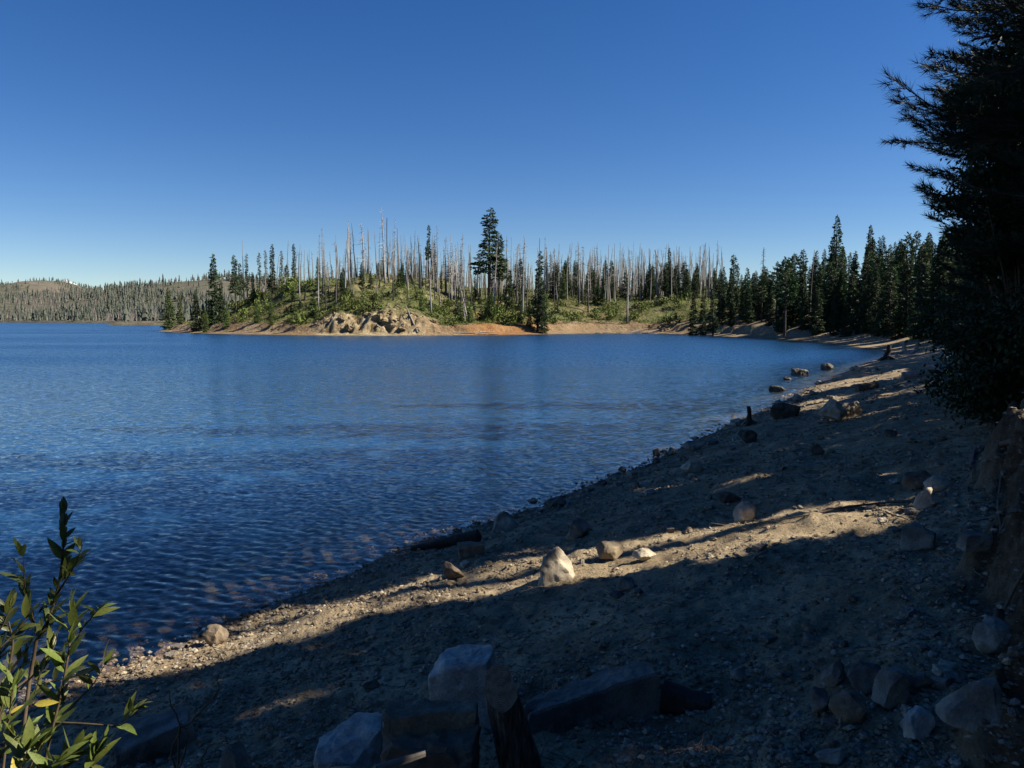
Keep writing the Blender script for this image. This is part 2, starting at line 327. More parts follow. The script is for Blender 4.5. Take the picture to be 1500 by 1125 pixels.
def ground_material():
    m, n, l, b = mat('ground_soil')
    def A(k): x = n.new('ShaderNodeAttribute'); x.attribute_name = k; return x.outputs['Fac']
    tc = n.new('ShaderNodeTexCoord'); P = tc.outputs['Object']
    def NZ(scale, detail=6, rough=.6):
        x = N(n, 'ShaderNodeTexNoise', Scale=scale, Detail=detail, Roughness=rough); l.new(P, x.inputs['Vector']); return x.outputs['Fac']
    r1 = ramp(n, [(.27, (.115, .088, .055)), (.5, (.245, .192, .122)), (.73, (.43, .345, .22))]); l.new(NZ(1.3, 9, .7), r1.inputs[0])
    r1b = ramp(n, [(.38, (.55, .53, .5)), (.5, (.95, .95, .95)), (.68, (1.25, 1.22, 1.18))]); l.new(NZ(26, 7, .7), r1b.inputs[0])
    mu = n.new('ShaderNodeMix'); mu.data_type = 'RGBA'; mu.blend_type = 'MULTIPLY'; mu.inputs[0].default_value = .8
    l.new(r1.outputs[0], mu.inputs[6]); l.new(r1b.outputs[0], mu.inputs[7]); c = mu.outputs[2]
    rf = ramp(n, [(.3, (.15, .098, .052)), (.5, (.22, .155, .09)), (.72, (.30, .235, .155))]); l.new(NZ(.22, 8, .65), rf.inputs[0])
    c = mixc(n, l, A('far'), c, rf.outputs[0])
    rc = ramp(n, [(.36, (.08, .06, .034)), (.44, (.22, .165, .09)), (.54, (.33, .265, .165)), (.66, (.42, .36, .25))]); l.new(NZ(.35, 8, .7), rc.inputs[0])
    c = mixc(n, l, A('cliff'), c, rc.outputs[0])
    rr_ = ramp(n, [(.3, (.20, .092, .035)), (.6, (.27, .155, .07))]); l.new(NZ(.4), rr_.inputs[0])
    c = mixc(n, l, A('red'), c, rr_.outputs[0])
    rv = ramp(n, [(.3, (.06, .062, .026)), (.5, (.095, .105, .036)), (.7, (.15, .15, .06))]); l.new(NZ(.3, 9, .7), rv.inputs[0])
    c = mixc(n, l, A('veg'), c, rv.outputs[0])
    rh = ramp(n, [(.3, (.055, .06, .042)), (.5, (.09, .088, .064)), (.72, (.15, .13, .105))]); l.new(NZ(.03, 9, .75), rh.inputs[0])
    hm = N(n, 'ShaderNodeMath', operation='MULTIPLY'); l.new(A('hill'), hm.inputs[0]); l.new(A('veg'), hm.inputs[1]); c = mixc(n, l, A('hill'), c, rh.outputs[0])
    rb = ramp(n, [(.35, (.085, .08, .062)), (.65, (.15, .125, .1))]); l.new(NZ(.02, 9, .7), rb.inputs[0])
    c = mixc(n, l, A('bare'), c, rb.outputs[0])
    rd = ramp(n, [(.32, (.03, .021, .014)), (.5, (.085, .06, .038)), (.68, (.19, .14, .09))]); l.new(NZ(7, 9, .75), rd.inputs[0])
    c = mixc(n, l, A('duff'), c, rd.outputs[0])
    wc = n.new('ShaderNodeMix'); wc.data_type = 'RGBA'; wc.blend_type = 'MULTIPLY'; wc.inputs[7].default_value = (.50, .42, .38, 1)
    wm = N(n, 'ShaderNodeMath', operation='MULTIPLY'); l.new(A('wet'), wm.inputs[0]); wm.inputs[1].default_value = .85
    l.new(wm.outputs[0], wc.inputs[0]); l.new(c, wc.inputs[6]); c = wc.outputs[2]
    l.new(c, b.inputs['Base Color']); b.inputs['Roughness'].default_value = .95; b.inputs['Specular IOR Level'].default_value = .15
    vo = N(n, 'ShaderNodeTexVoronoi', Scale=38.0); l.new(P, vo.inputs['Vector'])
    b1 = N(n, 'ShaderNodeBump', Strength=.55, Distance=.012); l.new(vo.outputs['Distance'], b1.inputs['Height'])
    b2 = N(n, 'ShaderNodeBump', Strength=.8, Distance=.04); l.new(NZ(11, 9, .7), b2.inputs['Height']); l.new(b1.outputs[0], b2.inputs['Normal'])
    b3 = N(n, 'ShaderNodeBump', Distance=1.1); l.new(NZ(.7, 10, .7), b3.inputs['Height']); l.new(b2.outputs[0], b3.inputs['Normal']); l.new(A('far'), b3.inputs['Strength'])
    l.new(b3.outputs[0], b.inputs['Normal'])
    return m
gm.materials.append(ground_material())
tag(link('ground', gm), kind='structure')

# distant snow-capped peak, just its crown over the left ridge
def snowy_peak():
    c = at(97, 440, 30000); V = []; Fc = []
    n, k = 26, 40; mb = MB()
    U, T = np.meshgrid(np.linspace(0, 1, n), np.linspace(0, 2 * np.pi, k, endpoint=False), indexing='ij')
    rad = U * 3600 * (1 + .3 * (fbm(np.cos(T) * 2 + 7, np.sin(T) * 2 + U * 2, 3, 5) - .5))
    zz = 1580 * (1 - U) ** 1.25 + 140 * (fbm(np.cos(T) * U * 5 + 20, np.sin(T) * U * 5 + 20, 4, 6) - .5)
    V = np.stack([c.x + rad * np.cos(T), 30000 + rad * np.sin(T), zz], -1).reshape(-1, 3)
    i = np.arange(n - 1)[:, None] * k; j = np.arange(k)[None]; j2 = (j + 1) % k
    mb.add(V, np.stack([i + j, i + k + j, i + k + j2, i + j2], -1).reshape(-1, 4))
    return tag(link('snowy_peak', mb.mesh('snowy_peak', noise_mat('snow', [(.4, (.55, .57, .6)), (.6, (.85, .86, .88))], .0012, .8, 0, coord='Object'), True)), kind='structure')
snowy_peak()

# ------------------------------------------------------------------ lake
def lake():
    wr = np.concatenate([[3.0], np.exp(np.arange(math.log(6), math.log(40), .005)), np.exp(np.arange(math.log(40), math.log(130), .009)), np.exp(np.arange(math.log(131), math.log(1600), .05))])
    wa = np.concatenate([np.arange(-100, -40, 2.0), np.arange(-40, 36, .19), [38, 45, 52]]) * math.pi / 180
    A_, B_ = np.meshgrid(wr, wa, indexing='ij'); X, Y = A_ * np.sin(B_), A_ * np.cos(B_)
    rg = np.random.default_rng(5); z = np.zeros_like(X)
    wx = X + .5 * (fbm(X * .25, Y * .25, 2, 91) - .5); wy = Y + .5 * (fbm(X * .25 + 40, Y * .25, 2, 92) - .5)
    for q in range(44):
        lam = .11 * (.34 / .11) ** rg.random()
        th = R(-122) + rg.normal() * .55                     # wind waves running towards the beach
        kx, ky = math.cos(th) * 2 * math.pi / lam, math.sin(th) * 2 * math.pi / lam
        amp = .0068 * lam * rg.uniform(.6, 1.3)
        ph = np.sin(kx * wx + ky * wy + rg.uniform(0, 6.28))
        z += amp * ph * np.exp(-(2.6 * np.where(A_ < 40, .005, .009) * A_ / lam) ** 2)
    z *= (.45 + 1.0 * fbm(X * .25, Y * .25, 3, 93)) 
    z -= .004
    nr_, na_ = X.shape; V = np.stack([X, Y, z], -1).reshape(-1, 3)
    i = np.arange(nr_ - 1)[:, None] * na_; j = np.arange(na_ - 1)[None]
    Fq = np.stack([i + j, i + j + 1, i + na_ + j + 1, i + na_ + j], -1).reshape(-1, 4)
    # closed sides and bottom
    bi = np.concatenate([np.arange(na_), (np.arange(1, nr_) * na_ + na_ - 1), (nr_ - 1) * na_ + np.arange(na_ - 2, -1, -1), np.arange(nr_ - 2, 0, -1) * na_])
    nb = len(bi); base = len(V); VB = V[bi].copy(); VB[:, 2] = -8.5
    k = np.arange(nb); side = np.stack([bi[(k + 1) % nb], bi[k], base + k, base + (k + 1) % nb], -1)
    bi2 = base + len(VB); ctr = np.array([[-300.0, 500, -8.5]])
    bot = np.stack([base + (k + 1) % nb, base + k, np.full(nb, bi2)], -1)
    me = mesh_from('lake_water', np.vstack([V, VB, ctr]), [Fq, side, bot], smooth=True)
    dep_ = np.concatenate([-terrain(V[:, 0], V[:, 1], fine=False), np.full(nb + 1, 5.0)]); at_ = me.attributes.new('depth', 'FLOAT', 'POINT'); at_.data.foreach_set('value', dep_.astype(np.float32))
    m, n, l, b = mat('lake_water'); n.remove(b)
    tc = n.new('ShaderNodeTexCoord'); mp = N(n, 'ShaderNodeMapping'); mp.inputs['Rotation'].default_value = (0, 0, R(28)); mp.inputs['Scale'].default_value = (1, 1.7, 1)
    l.new(tc.outputs['Object'], mp.inputs[0])
    ge = n.new('ShaderNodeNewGeometry'); ln = N(n, 'ShaderNodeVectorMath', operation='LENGTH'); l.new(ge.outputs['Position'], ln.inputs[0])
    # ripples: small and calm in the lee of the beach, rougher out on the open lake
    def ripple(scale, k0, k1, prev):
        t = N(n, 'ShaderNodeTexNoise', Scale=scale, Detail=2, Roughness=.5); l.new(mp.outputs[0], t.inputs['Vector'])
        sb = N(n, 'ShaderNodeVectorMath', operation='SUBTRACT'); l.new(t.outputs['Color'], sb.inputs[0]); sb.inputs[1].default_value = (.5, .5, .5)
        mr = N(n, 'ShaderNodeMapRange'); l.new(ln.outputs['Value'], mr.inputs[0]); mr.inputs[1].default_value = 10; mr.inputs[2].default_value = 70; mr.inputs[3].default_value = k0; mr.inputs[4].default_value = k1
        sl = N(n, 'ShaderNodeVectorMath', operation='SCALE'); l.new(sb.outputs[0], sl.inputs[0]); l.new(mr.outputs[0], sl.inputs['Scale'])
        fl = N(n, 'ShaderNodeVectorMath', operation='MULTIPLY'); l.new(sl.outputs[0], fl.inputs[0]); fl.inputs[1].default_value = (.75, 1, 0)
        ad = N(n, 'ShaderNodeVectorMath', operation='ADD'); l.new(prev, ad.inputs[0]); l.new(fl.outputs[0], ad.inputs[1]); return ad.outputs[0]
    v = ripple(2.4, .10, .4, ge.outputs['Normal']); v = ripple(8.5, .26, .38, v)
    nn = N(n, 'ShaderNodeVectorMath', operation='NORMALIZE'); l.new(v, nn.inputs[0]); b2 = nn
    # waves too fine for the mesh: rougher reflection farther out; their visible faces lean towards whoever looks, which lowers the Fresnel term
    tl = N(n, 'ShaderNodeVectorMath', operation='SCALE'); l.new(ge.outputs['Incoming'], tl.inputs[0]); tr_ = N(n, 'ShaderNodeMapRange'); l.new(ln.outputs['Value'], tr_.inputs[0]); tr_.inputs[1].default_value = 12; tr_.inputs[2].default_value = 70; tr_.inputs[3].default_value = 0; tr_.inputs[4].default_value = .085; l.new(tr_.outputs[0], tl.inputs['Scale'])
    v2 = ripple(3.2, .22, .95, ge.outputs['Normal']); v2 = ripple(8.5, .3, .9, v2)
    ta = N(n, 'ShaderNodeVectorMath', operation='ADD'); l.new(v2, ta.inputs[0]); l.new(tl.outputs[0], ta.inputs[1])
    tn = N(n, 'ShaderNodeVectorMath', operation='NORMALIZE'); l.new(ta.outputs[0], tn.inputs[0])
    fr = N(n, 'ShaderNodeFresnel', IOR=1.333); l.new(tn.outputs[0], fr.inputs['Normal'])
    wp = N(n, 'ShaderNodeTexNoise', Scale=.022, Detail=3); mpw = N(n, 'ShaderNodeMapping'); mpw.inputs['Scale'].default_value = (.5, 1.6, 1); l.new(tc.outputs['Object'], mpw.inputs[0]); l.new(mpw.outputs[0], wp.inputs['Vector'])   # wind patches
    rg_ = N(n, 'ShaderNodeMapRange'); l.new(ln.outputs['Value'], rg_.inputs[0]); rg_.inputs[1].default_value = 10; rg_.inputs[2].default_value = 90; rg_.inputs[3].default_value = .08; rg_.inputs[4].default_value = .36
    wm_ = N(n, 'ShaderNodeMapRange'); l.new(wp.outputs['Fac'], wm_.inputs[0]); wm_.inputs[1].default_value = .35; wm_.inputs[2].default_value = .65; wm_.inputs[3].default_value = .84; wm_.inputs[4].default_value = 1.13
    rm = N(n, 'ShaderNodeMath', operation='MULTIPLY'); l.new(rg_.outputs[0], rm.inputs[0]); l.new(wm_.outputs[0], rm.inputs[1])
    gl = n.new('ShaderNodeBsdfGlossy'); gl.distribution = 'BECKMANN'; l.new(rm.outputs[0], gl.inputs['Roughness']); l.new(b2.outputs[0], gl.inputs['Normal']); gl.inputs['Color'].default_value = (1, 1, 1, 1)
    tp_ = n.new('ShaderNodeBsdfTransparent'); up = n.new('ShaderNodeBsdfDiffuse'); up.inputs['Color'].default_value = (.02, .10, .25, 1)   # light scattered back by the water body
    tr = n.new('ShaderNodeMixShader'); dpt = n.new('ShaderNodeAttribute'); dpt.attribute_name = 'depth'; dm = N(n, 'ShaderNodeMapRange'); l.new(dpt.outputs['Fac'], dm.inputs[0]); dm.inputs[1].default_value = .05; dm.inputs[2].default_value = 1.6; dm.inputs[3].default_value = .02; dm.inputs[4].default_value = .40; l.new(dm.outputs[0], tr.inputs[0]); l.new(tp_.outputs[0], tr.inputs[1]); l.new(up.outputs[0], tr.inputs[2])
    mx = n.new('ShaderNodeMixShader'); l.new(fr.outputs[0], mx.inputs[0]); l.new(tr.outputs[0], mx.inputs[1]); l.new(gl.outputs[0], mx.inputs[2])
    l.new(mx.outputs[0], n['Material Output'].inputs['Surface'])
    va = N(n, 'ShaderNodeVolumeAbsorption', Density=.75); va.inputs['Color'].default_value = (.25, .62, .68, 1)
    l.new(va.outputs[0], n['Material Output'].inputs['Volume'])
    me.materials.append(m)
    return tag(link('lake_water', me), kind='structure')
lake()

# ------------------------------------------------------------------ trees
def conifer_meshes(name, seed, H=25.0, base=.15, W=3.2, kind='fir', leafmat='leaf_far', dens=1.0):
    r = np.random.default_rng(seed); tr, cr = MB(), MB()
    zz = np.linspace(0, 1, 9); bend = np.cumsum(r.normal(size=(9, 2)) * .09, 0)
    tp = np.stack([bend[:, 0] * zz, bend[:, 1] * zz, zz * H], 1); tr.tube(tp, np.maximum(.42 * H / 25 * (1 - zz) ** .8, .03), 7)
    z = base * H; P, D, Wd = [], [], []
    while z < H - .25:
        t = (z - base * H) / (H - base * H)
        if kind == 'fir': L = W * (1 - t) ** .78 * (.6 + .4 * min(1, t * 7 + .35))
        elif kind == 'spire': L = W * (1 - t) ** .55 * (.75 + .25 * math.sin(t * 9))
        else: L = W * (math.sin(math.pi * min(1, .16 + t * .88)) ** .7)
        nb = int(r.integers(4, 7))
        for b in range(nb):
            if r.random() < (.12 if kind != 'pine' else .3): continue
            a = r.uniform(0, 2 * math.pi); l = L * r.uniform(.55, 1.2) + .12
            dr = (-.28 + .55 * t) if kind != 'pine' else (.1 + .45 * t)
            o = np.array([np.interp(z / H, zz, tp[:, 0]), np.interp(z / H, zz, tp[:, 1]), z + r.uniform(-.2, .2)])
            dv = np.array([math.cos(a), math.sin(a), dr * r.uniform(.6, 1.4)])
            e = o + dv * l; mid = o + dv * l * .5 + np.array([0, 0, -.06 * l])
            tr.tube([o, mid, e], [.05, .035, .015], 3, False)
            n = max(3, int(l * 6.0 * dens))
            u = r.uniform(.18 if kind != 'pine' else .42, 1.03, n) ** .8
            side = np.array([-math.sin(a), math.cos(a), 0]); w = r.normal(size=n) * .20 * l * (1.1 - .6 * u)
            p = o + dv * (l * u)[:, None] + side * w[:, None] + np.stack([0 * u, 0 * u, -.22 * np.abs(w) - .06 * l * np.sin(u * 3) + r.normal(size=n) * .1], 1)
            dd = dv[None] * .7 + side * np.sign(w)[:, None] * r.uniform(.2, .9, n)[:, None] + r.normal(size=(n, 3)) * .35 + np.array([0, 0, -.15 if kind != 'pine' else .2])
            dd *= (r.uniform(.45, .8, n) * (.7 + .3 * (1 - t)))[:, None]
            P.append(p); D.append(dd)
        z += r.uniform(.32, .55)
    P, D = np.vstack(P), np.vstack(D); q = np.cross(D, rvec(len(D), r)); q /= np.linalg.norm(q, axis=1)[:, None]
    cr.diamonds(P, D, q * r.uniform(.13, .24, len(P))[:, None])
    # leader
    cr.diamonds(np.array([[tp[-1, 0], tp[-1, 1], H - .7]] * 3), np.array([[.05, 0, 1.0], [0, .08, .9], [-.06, -.03, .8]]), np.array([[.12, 0, 0], [0, .12, 0], [.09, .09, 0]]))
    return (tr.mesh(name + '_trunk', M['bark']), cr.mesh(name + '_crown', M[leafmat]), H)
PROTO = {
    'fir': [conifer_meshes('fir', 100 + k, base=[.03, .06, .04][k], W=[3.4, 2.9, 3.7][k], kind='fir', dens=1.7) for k in range(3)],
    'spire': [conifer_meshes('spire', 110 + k, base=[.2, .3, .12][k], W=[1.9, 1.7, 2.2][k], kind='spire', dens=1.5) for k in range(3)],
    'pine': [conifer_meshes('pine', 120 + k, base=[.38, .48, .42][k], W=[2.7, 2.3, 3.0][k], kind='pine', dens=1.7) for k in range(3)],
    'young': [conifer_meshes('young', 130 + k, H=9, base=.04, W=1.7, kind='fir', leafmat='leaf_young_sunlit', dens=2.0) for k in range(2)],
    'thin': [conifer_meshes('thin', 140 + k, base=.3, W=1.7, kind='spire', leafmat='leaf_grey', dens=.8) for k in range(2)],
    'green': [conifer_meshes('green', 150 + k, base=.05, W=3.3, kind='fir', leafmat='leaf_young_sunlit', dens=1.6) for k in range(2)],
}
PROTO['bigpine'] = [conifer_meshes('bigpine', 160 + k, base=[.36, .45][k], W=[3.3, 2.9][k], kind='spire', dens=1.7) for k in range(2)]
PROTO['young'] = [(a, b, 9.0) for a, b, _ in PROTO['young']]
def tree(name, label, cat, x, y, h, kind, wscale=1.0, group=None, k=None):
    tm, cm_, H = PROTO[kind][random.randrange(len(PROTO[kind])) if k is None else k]
    z = gz(x, y) - .15
    if name == 'conifer': name = {'fir': 'fir_tree', 'green': 'fir_tree', 'pine': 'pine_tree', 'bigpine': 'pine_tree'}.get(kind, 'conifer')
    e = link(name, None, loc=(x, y, z)); e.rotation_euler = (0, 0, random.uniform(0, 6.28)); s = h / H
    e.scale = (s * wscale, s * wscale, s)
    link('trunk', tm, e); link('crown', cm_, e)
    return tag(e, label, cat, group)
KINDW = {'fir': 'bushy dark green fir', 'spire': 'narrow dark green conifer', 'pine': 'open crowned dark pine', 'thin': 'sparse greyish conifer', 'young': 'young bright green conifer', 'green': 'light green conifer', 'bigpine': 'tall pine'}
def sizew(h): return 'tall ' if h > 21 else 'short ' if h < 13 else ''
def tree_px(name, label, px, top, depth, kind, wscale=1.0, group=None, k=None):
    x = (px - 750) / F * depth; p = at(px, top, depth); z0 = gz(p.x, p.y)
    h = max(p.z - z0, 2.0)
    return tree(name, label.replace('*', sizew(h) + KINDW[kind]), 'tree', p.x, p.y, h, kind, wscale, group, k)

def snag_meshes(seed, H=20.0, nbr=40, lean=.0, joined=True, broken=False):
    r = np.random.default_rng(seed); tr, br = MB(), MB()
    zz = np.linspace(0, 1, 8); b = np.cumsum(r.normal(size=(8, 2)) * .07, 0)
    tp = np.stack([b[:, 0] * zz + lean * H * zz, b[:, 1] * zz, zz * H], 1)
    tr.tube(tp, .27 * (1 - zz * (.9 if not broken else .45)) + .02, 6)
    for q in range(nbr):
        t = r.uniform(.30, .98); a = r.uniform(0, 6.28); l = (1.05 - t) * 3.0 * r.uniform(.3, 1.0) + .3
        o = np.array([np.interp(t, zz, tp[:, 0]), np.interp(t, zz, tp[:, 1]), t * H])
        d1 = np.array([math.cos(a), math.sin(a), r.uniform(-.25, .15)]); e = o + d1 * l + np.array([0, 0, -.35 * l * r.uniform(.2, 1)])
        (tr if joined else br).tube([o, o + d1 * l * .5, e], [.055, .042, .02], 3, False)
    return tr, br
SNAG = []
for k in range(10):
    H = 20.0; tr, br = snag_meshes(200 + k, H, [18, 36, 60, 8, 46, 24, 70, 4, 32, 14][k], [0, .02, 0, -.03, 0, .01, 0, 0, -.015, .03][k], True, k in (3, 7))
    SNAG.append([tr.mesh('burnt_snag', M[mm]) for mm in ('snag', 'snag_pale', 'snag_black')])
def snag(label, x, y, h, k, mi, group, w=1.0, name='burnt_snag'):
    o = link(name, SNAG[k][mi], loc=(x, y, gz(x, y) - .2)); s = h / 20.0
    o.scale = (w, w, s); ln_ = .16 if random.random() < .1 else .03; o.rotation_euler = (random.gauss(0, ln_), random.gauss(0, ln_), random.uniform(0, 6.28))
    return tag(o, label, 'dead tree', group)
def big_snag(label, px, top, depth, seed, mm, lean=0, nbr=60, w=1.3):
    p = at(px, top, depth); z0 = gz(p.x, p.y); h = p.z - z0 + .2
    tr, br = snag_meshes(seed, h, nbr, lean, nbr <= 30)
    if nbr <= 30:
        o = link('burnt_snag', tr.mesh('snag_trunk', M[mm]), loc=(p.x - lean * h, p.y, z0 - .2)); o.scale = (w, w, 1)
        return tag(o, label, 'dead tree', 'tall dead snags on the headland')
    e = link('burnt_snag', None, loc=(p.x - lean * h, p.y, z0 - .2)); e.scale = (w, w, 1)
    link('trunk', tr.mesh('snag_trunk', M[mm]), e); link('branches', br.mesh('snag_branches', M[mm]), e)['kind'] = 'stuff'
    return tag(e, label, 'dead tree', 'tall dead snags on the headland')

# named trees of the headland: (px, top row, depth, kind, width, label)
named = [
    (313, 371, 236, 'fir', .95, 'dense dark fir standing alone near the tip of the headland', 0),
    (286, 424, 232, 'fir', 1.25, 'short dark fir beside the water at the tip of the headland', 1),
    (246, 420, 275, 'green', 1.3, 'light green conifer at the very end of the headland', 0),
    (263, 431, 268, 'green', 1.0, 'smaller light green conifer second from the end of the headland', 1),
    (343, 373, 245, 'bigpine', .85, 'open topped pine with bare lower trunk beside the dark lone fir', 0),
    (352, 385, 252, 'bigpine', .7, 'lower pine tucked against the open topped pine', 1),
    (361, 370, 262, 'thin', .9, 'thin greyish conifer beside the open topped pine', 0),
    (379, 369, 262, 'thin', 1.0, 'thin half dead conifer between the pine and the tall pointed fir', 1),
    (388, 365, 266, 'thin', .8, 'sparse grey conifer touching the tall pointed fir', 0),
    (397, 357, 240, 'spire', 1.05, 'tall pointed fir on the slope of the headland knoll', 2),
    (412, 366, 262, 'thin', .9, 'pale sparse conifer between two pointed firs', 1),
    (430, 356, 250, 'spire', .95, 'slender pointed fir with ragged sides above the knoll', 0),
    (420, 387, 256, 'pine', .8, 'small open pine below the slender pointed fir', 2),
    (465, 375, 232, 'green', .8, 'bright green sunlit fir reaching down the knoll', 0),
    (413, 409, 236, 'green', .8, 'young light green fir in front of the pointed firs', 1),
    (627, 329, 262, 'bigpine', .55, 'narrow green pine with crown only on the upper trunk', 1),
    (637, 352, 262, 'thin', .9, 'thin conifer pressed against the narrow green pine', 0),
    (717, 305, 248, 'bigpine', 1.35, 'tallest pine of the headland with broad crown and bare lower trunk', 2),
    (731, 340, 250, 'bigpine', 1.2, 'second broad pine leaning against the tallest pine', 0),
    (788, 367, 214, 'spire', 1.15, 'narrow dark fir green down to the shore of the headland', 2),
    (795, 405, 212, 'fir', .85, 'dark bushy fir at the foot of the narrow shore fir', 0),
    (762, 420, 216, 'fir', .8, 'small dark fir beside the red bank', 1),
    (775, 437, 214, 'green', .9, 'bright small conifer between two dark shore firs', 0),
    (751, 430, 222, 'green', .8, 'young green conifer under the tallest pine', 1),
    (981, 362, 262, 'spire', .85, 'tall lone conifer with tufted crown rising over the burnt forest', 1),
    (970, 395, 268, 'pine', 1.0, 'rounded pine crown beside the tall lone conifer', 1),
    (832, 375, 300, 'spire', 1.0, 'pointed conifer among snags behind the shore fir', 0),
    (841, 381, 300, 'spire', 1.1, 'dark conifer doubled with the pointed one behind the snags', 2),
    (806, 371, 285, 'thin', .9, 'half dead conifer between two tall snags', 0),
    (300, 448, 226, 'green', 1.0, 'low light green conifer under the dense dark lone fir', 0),
    (331, 440, 224, 'green', 1.0, 'low light green conifer below the open topped pine', 1),
    (375, 436, 218, 'green', 1.1, 'bushy light green conifer low on the knoll', 0),
    (396, 440, 212, 'green', .9, 'bushy light green conifer by the shore under the pointed fir', 1),
    (440, 432, 220, 'green', .9, 'bushy light green conifer left of the sunlit fir', 0),
    (462, 442, 208, 'green', 1.0, 'shore conifer in front of the bright sunlit fir', 1),
    (487, 425, 226, 'fir', .9, 'dark bushy conifer at the left end of the eroded cliff', 1),
    (450, 418, 240, 'fir', .9, 'dark conifer behind the bright sunlit fir', 2),
    (370, 398, 240, 'spire', 1.2, 'dark conifer in the middle of the knoll trees', 2),
    (323, 410, 232, 'spire', 1.2, 'narrow dark conifer right beside the dense lone fir', 1),
    (1016, 424, 196, 'fir', .85, 'dark fir at the head of the cove', 0),
    (1031, 420, 192, 'fir', .85, 'second dark fir at the head of the cove', 1),
    (1046, 418, 188, 'spire', 1.3, 'third dark fir at the head of the cove', 2),
    (1228, 314, 168, 'fir', .85, 'tallest conifer above the dark cove forest', 2),
    (1277, 328, 160, 'fir', .8, 'second tall pointed conifer above the cove forest', 0),
    (1153, 376, 158, 'pine', 1.1, 'bushy pine at the middle of the cove forest', 2),
    (1178, 364, 165, 'spire', 1.2, 'tufted pointed conifer in the cove forest', 0),
    (1075, 372, 205, 'spire', 1.2, 'forked top conifer at the edge of the cove forest', 1),
]
for px, top, dep, kind, w, lab, k in named: tree_px('conifer', lab, px, top, dep, kind, w, 'named conifers around the lake', k % len(PROTO[kind]))
# cove forest, right of the burnt area
for q in range(105):
    px = random.uniform(1050, 1420); t = (px - 1040) / 370
    dep = random.uniform(max(118, 195 - 75 * t), 235 - 60 * t)
    x = (px - 750) / F * dep
    if float(sdf(np.array([x]), np.array([dep]))[0]) < 6.5: continue
    top = 405 - 70 * t + random.uniform(-14, 30)
    tree_px('conifer', '* in the shaded forest along the cove', px, top, dep, random.choice(['fir', 'fir', 'spire', 'pine', 'spire']), random.uniform(.85, 1.25), 'conifers of the cove forest')
for q in range(62):   # the forest goes on up the slope right of the cove
    y = random.uniform(72, 205); x = random.uniform(58, 122) if y > 100 else random.uniform(.72 * y, 110)
    d = float(sdf(np.array([x]), np.array([y]))[0])
    if d < 6: continue
    px_ = 750 + F * x / y; top_ = 412 - 72 * min(max((px_ - 1040) / 370, 0), 1.6) + random.uniform(-8, 25); h_ = min(random.uniform(17, 25), max(8, 4 + (HZ - top_) * y / F - gz(x, y))); k_ = random.choice(['fir', 'fir', 'spire', 'pine'])
    tree('conifer', sizew(h_) + KINDW[k_] + ' on the wooded slope right of the cove', 'tree', x, y, h_, k_, random.uniform(.9, 1.3), 'conifers of the cove forest')
cnt = 0
while cnt < 58:   # lower firs along the edge of the cove beach
    y = random.uniform(78, 200); x = random.uniform(44, 92); d = float(sdf(np.array([x]), np.array([y]))[0])
    if d < 6 or d > 20: continue
    h_ = random.uniform(6, 14); tree('conifer', ('low ' if h_ < 10 else 'middling ') + 'bushy fir along the edge of the cove beach', 'tree', x, y, h_, 'fir', random.uniform(1.1, 1.5), 'firs edging the cove beach'); cnt += 1
# forest behind the burnt headland
for q in range(150):
    px = random.uniform(800, 1075) if q < 132 else random.uniform(1060, 1180); dep = random.uniform(248, 350)
    top = 396 + 12 * math.sin(px * .03) + random.uniform(-10, 22)
    if px > 930: top += 4
    tree_px('conifer', '* in the living forest behind the burnt trunks', px, top, dep, random.choice(['spire', 'fir', 'fir', 'fir', 'spire']), random.uniform(1.1, 1.7), 'conifers behind the burnt stand')
for q in range(16):
    px = random.uniform(470, 800); dep = random.uniform(320, 420)
    tree_px('conifer', '* far behind the snags of the knoll', px, random.uniform(408, 424), dep, random.choice(['spire', 'fir']), 1.0, 'conifers behind the knoll')
cnt = 0
while cnt < 62:   # living conifers scattered through the burnt stand
    px = random.choice([random.uniform(480, 760), random.uniform(740, 1010), random.uniform(820, 1010)]); dep = random.uniform(214, 300); x = (px - 750) / F * dep
    if float(sdf(np.array([x]), np.array([dep]))[0]) < (15 if px < 800 else 32): continue
    h_ = random.uniform(4.5, 8) if px < 720 else random.uniform(5, 14); k_ = random.choice(['fir', 'green', 'fir', 'spire', 'thin'])
    tree('conifer', ('small ' if h_ < 7 else 'mid sized ') + KINDW[k_] + (' among the snags of the knoll' if px < 760 else ' among the dead trunks by the cove'), 'tree', x, dep, h_, k_, random.uniform(1.1, 1.6), 'conifers scattered in the burnt stand'); cnt += 1
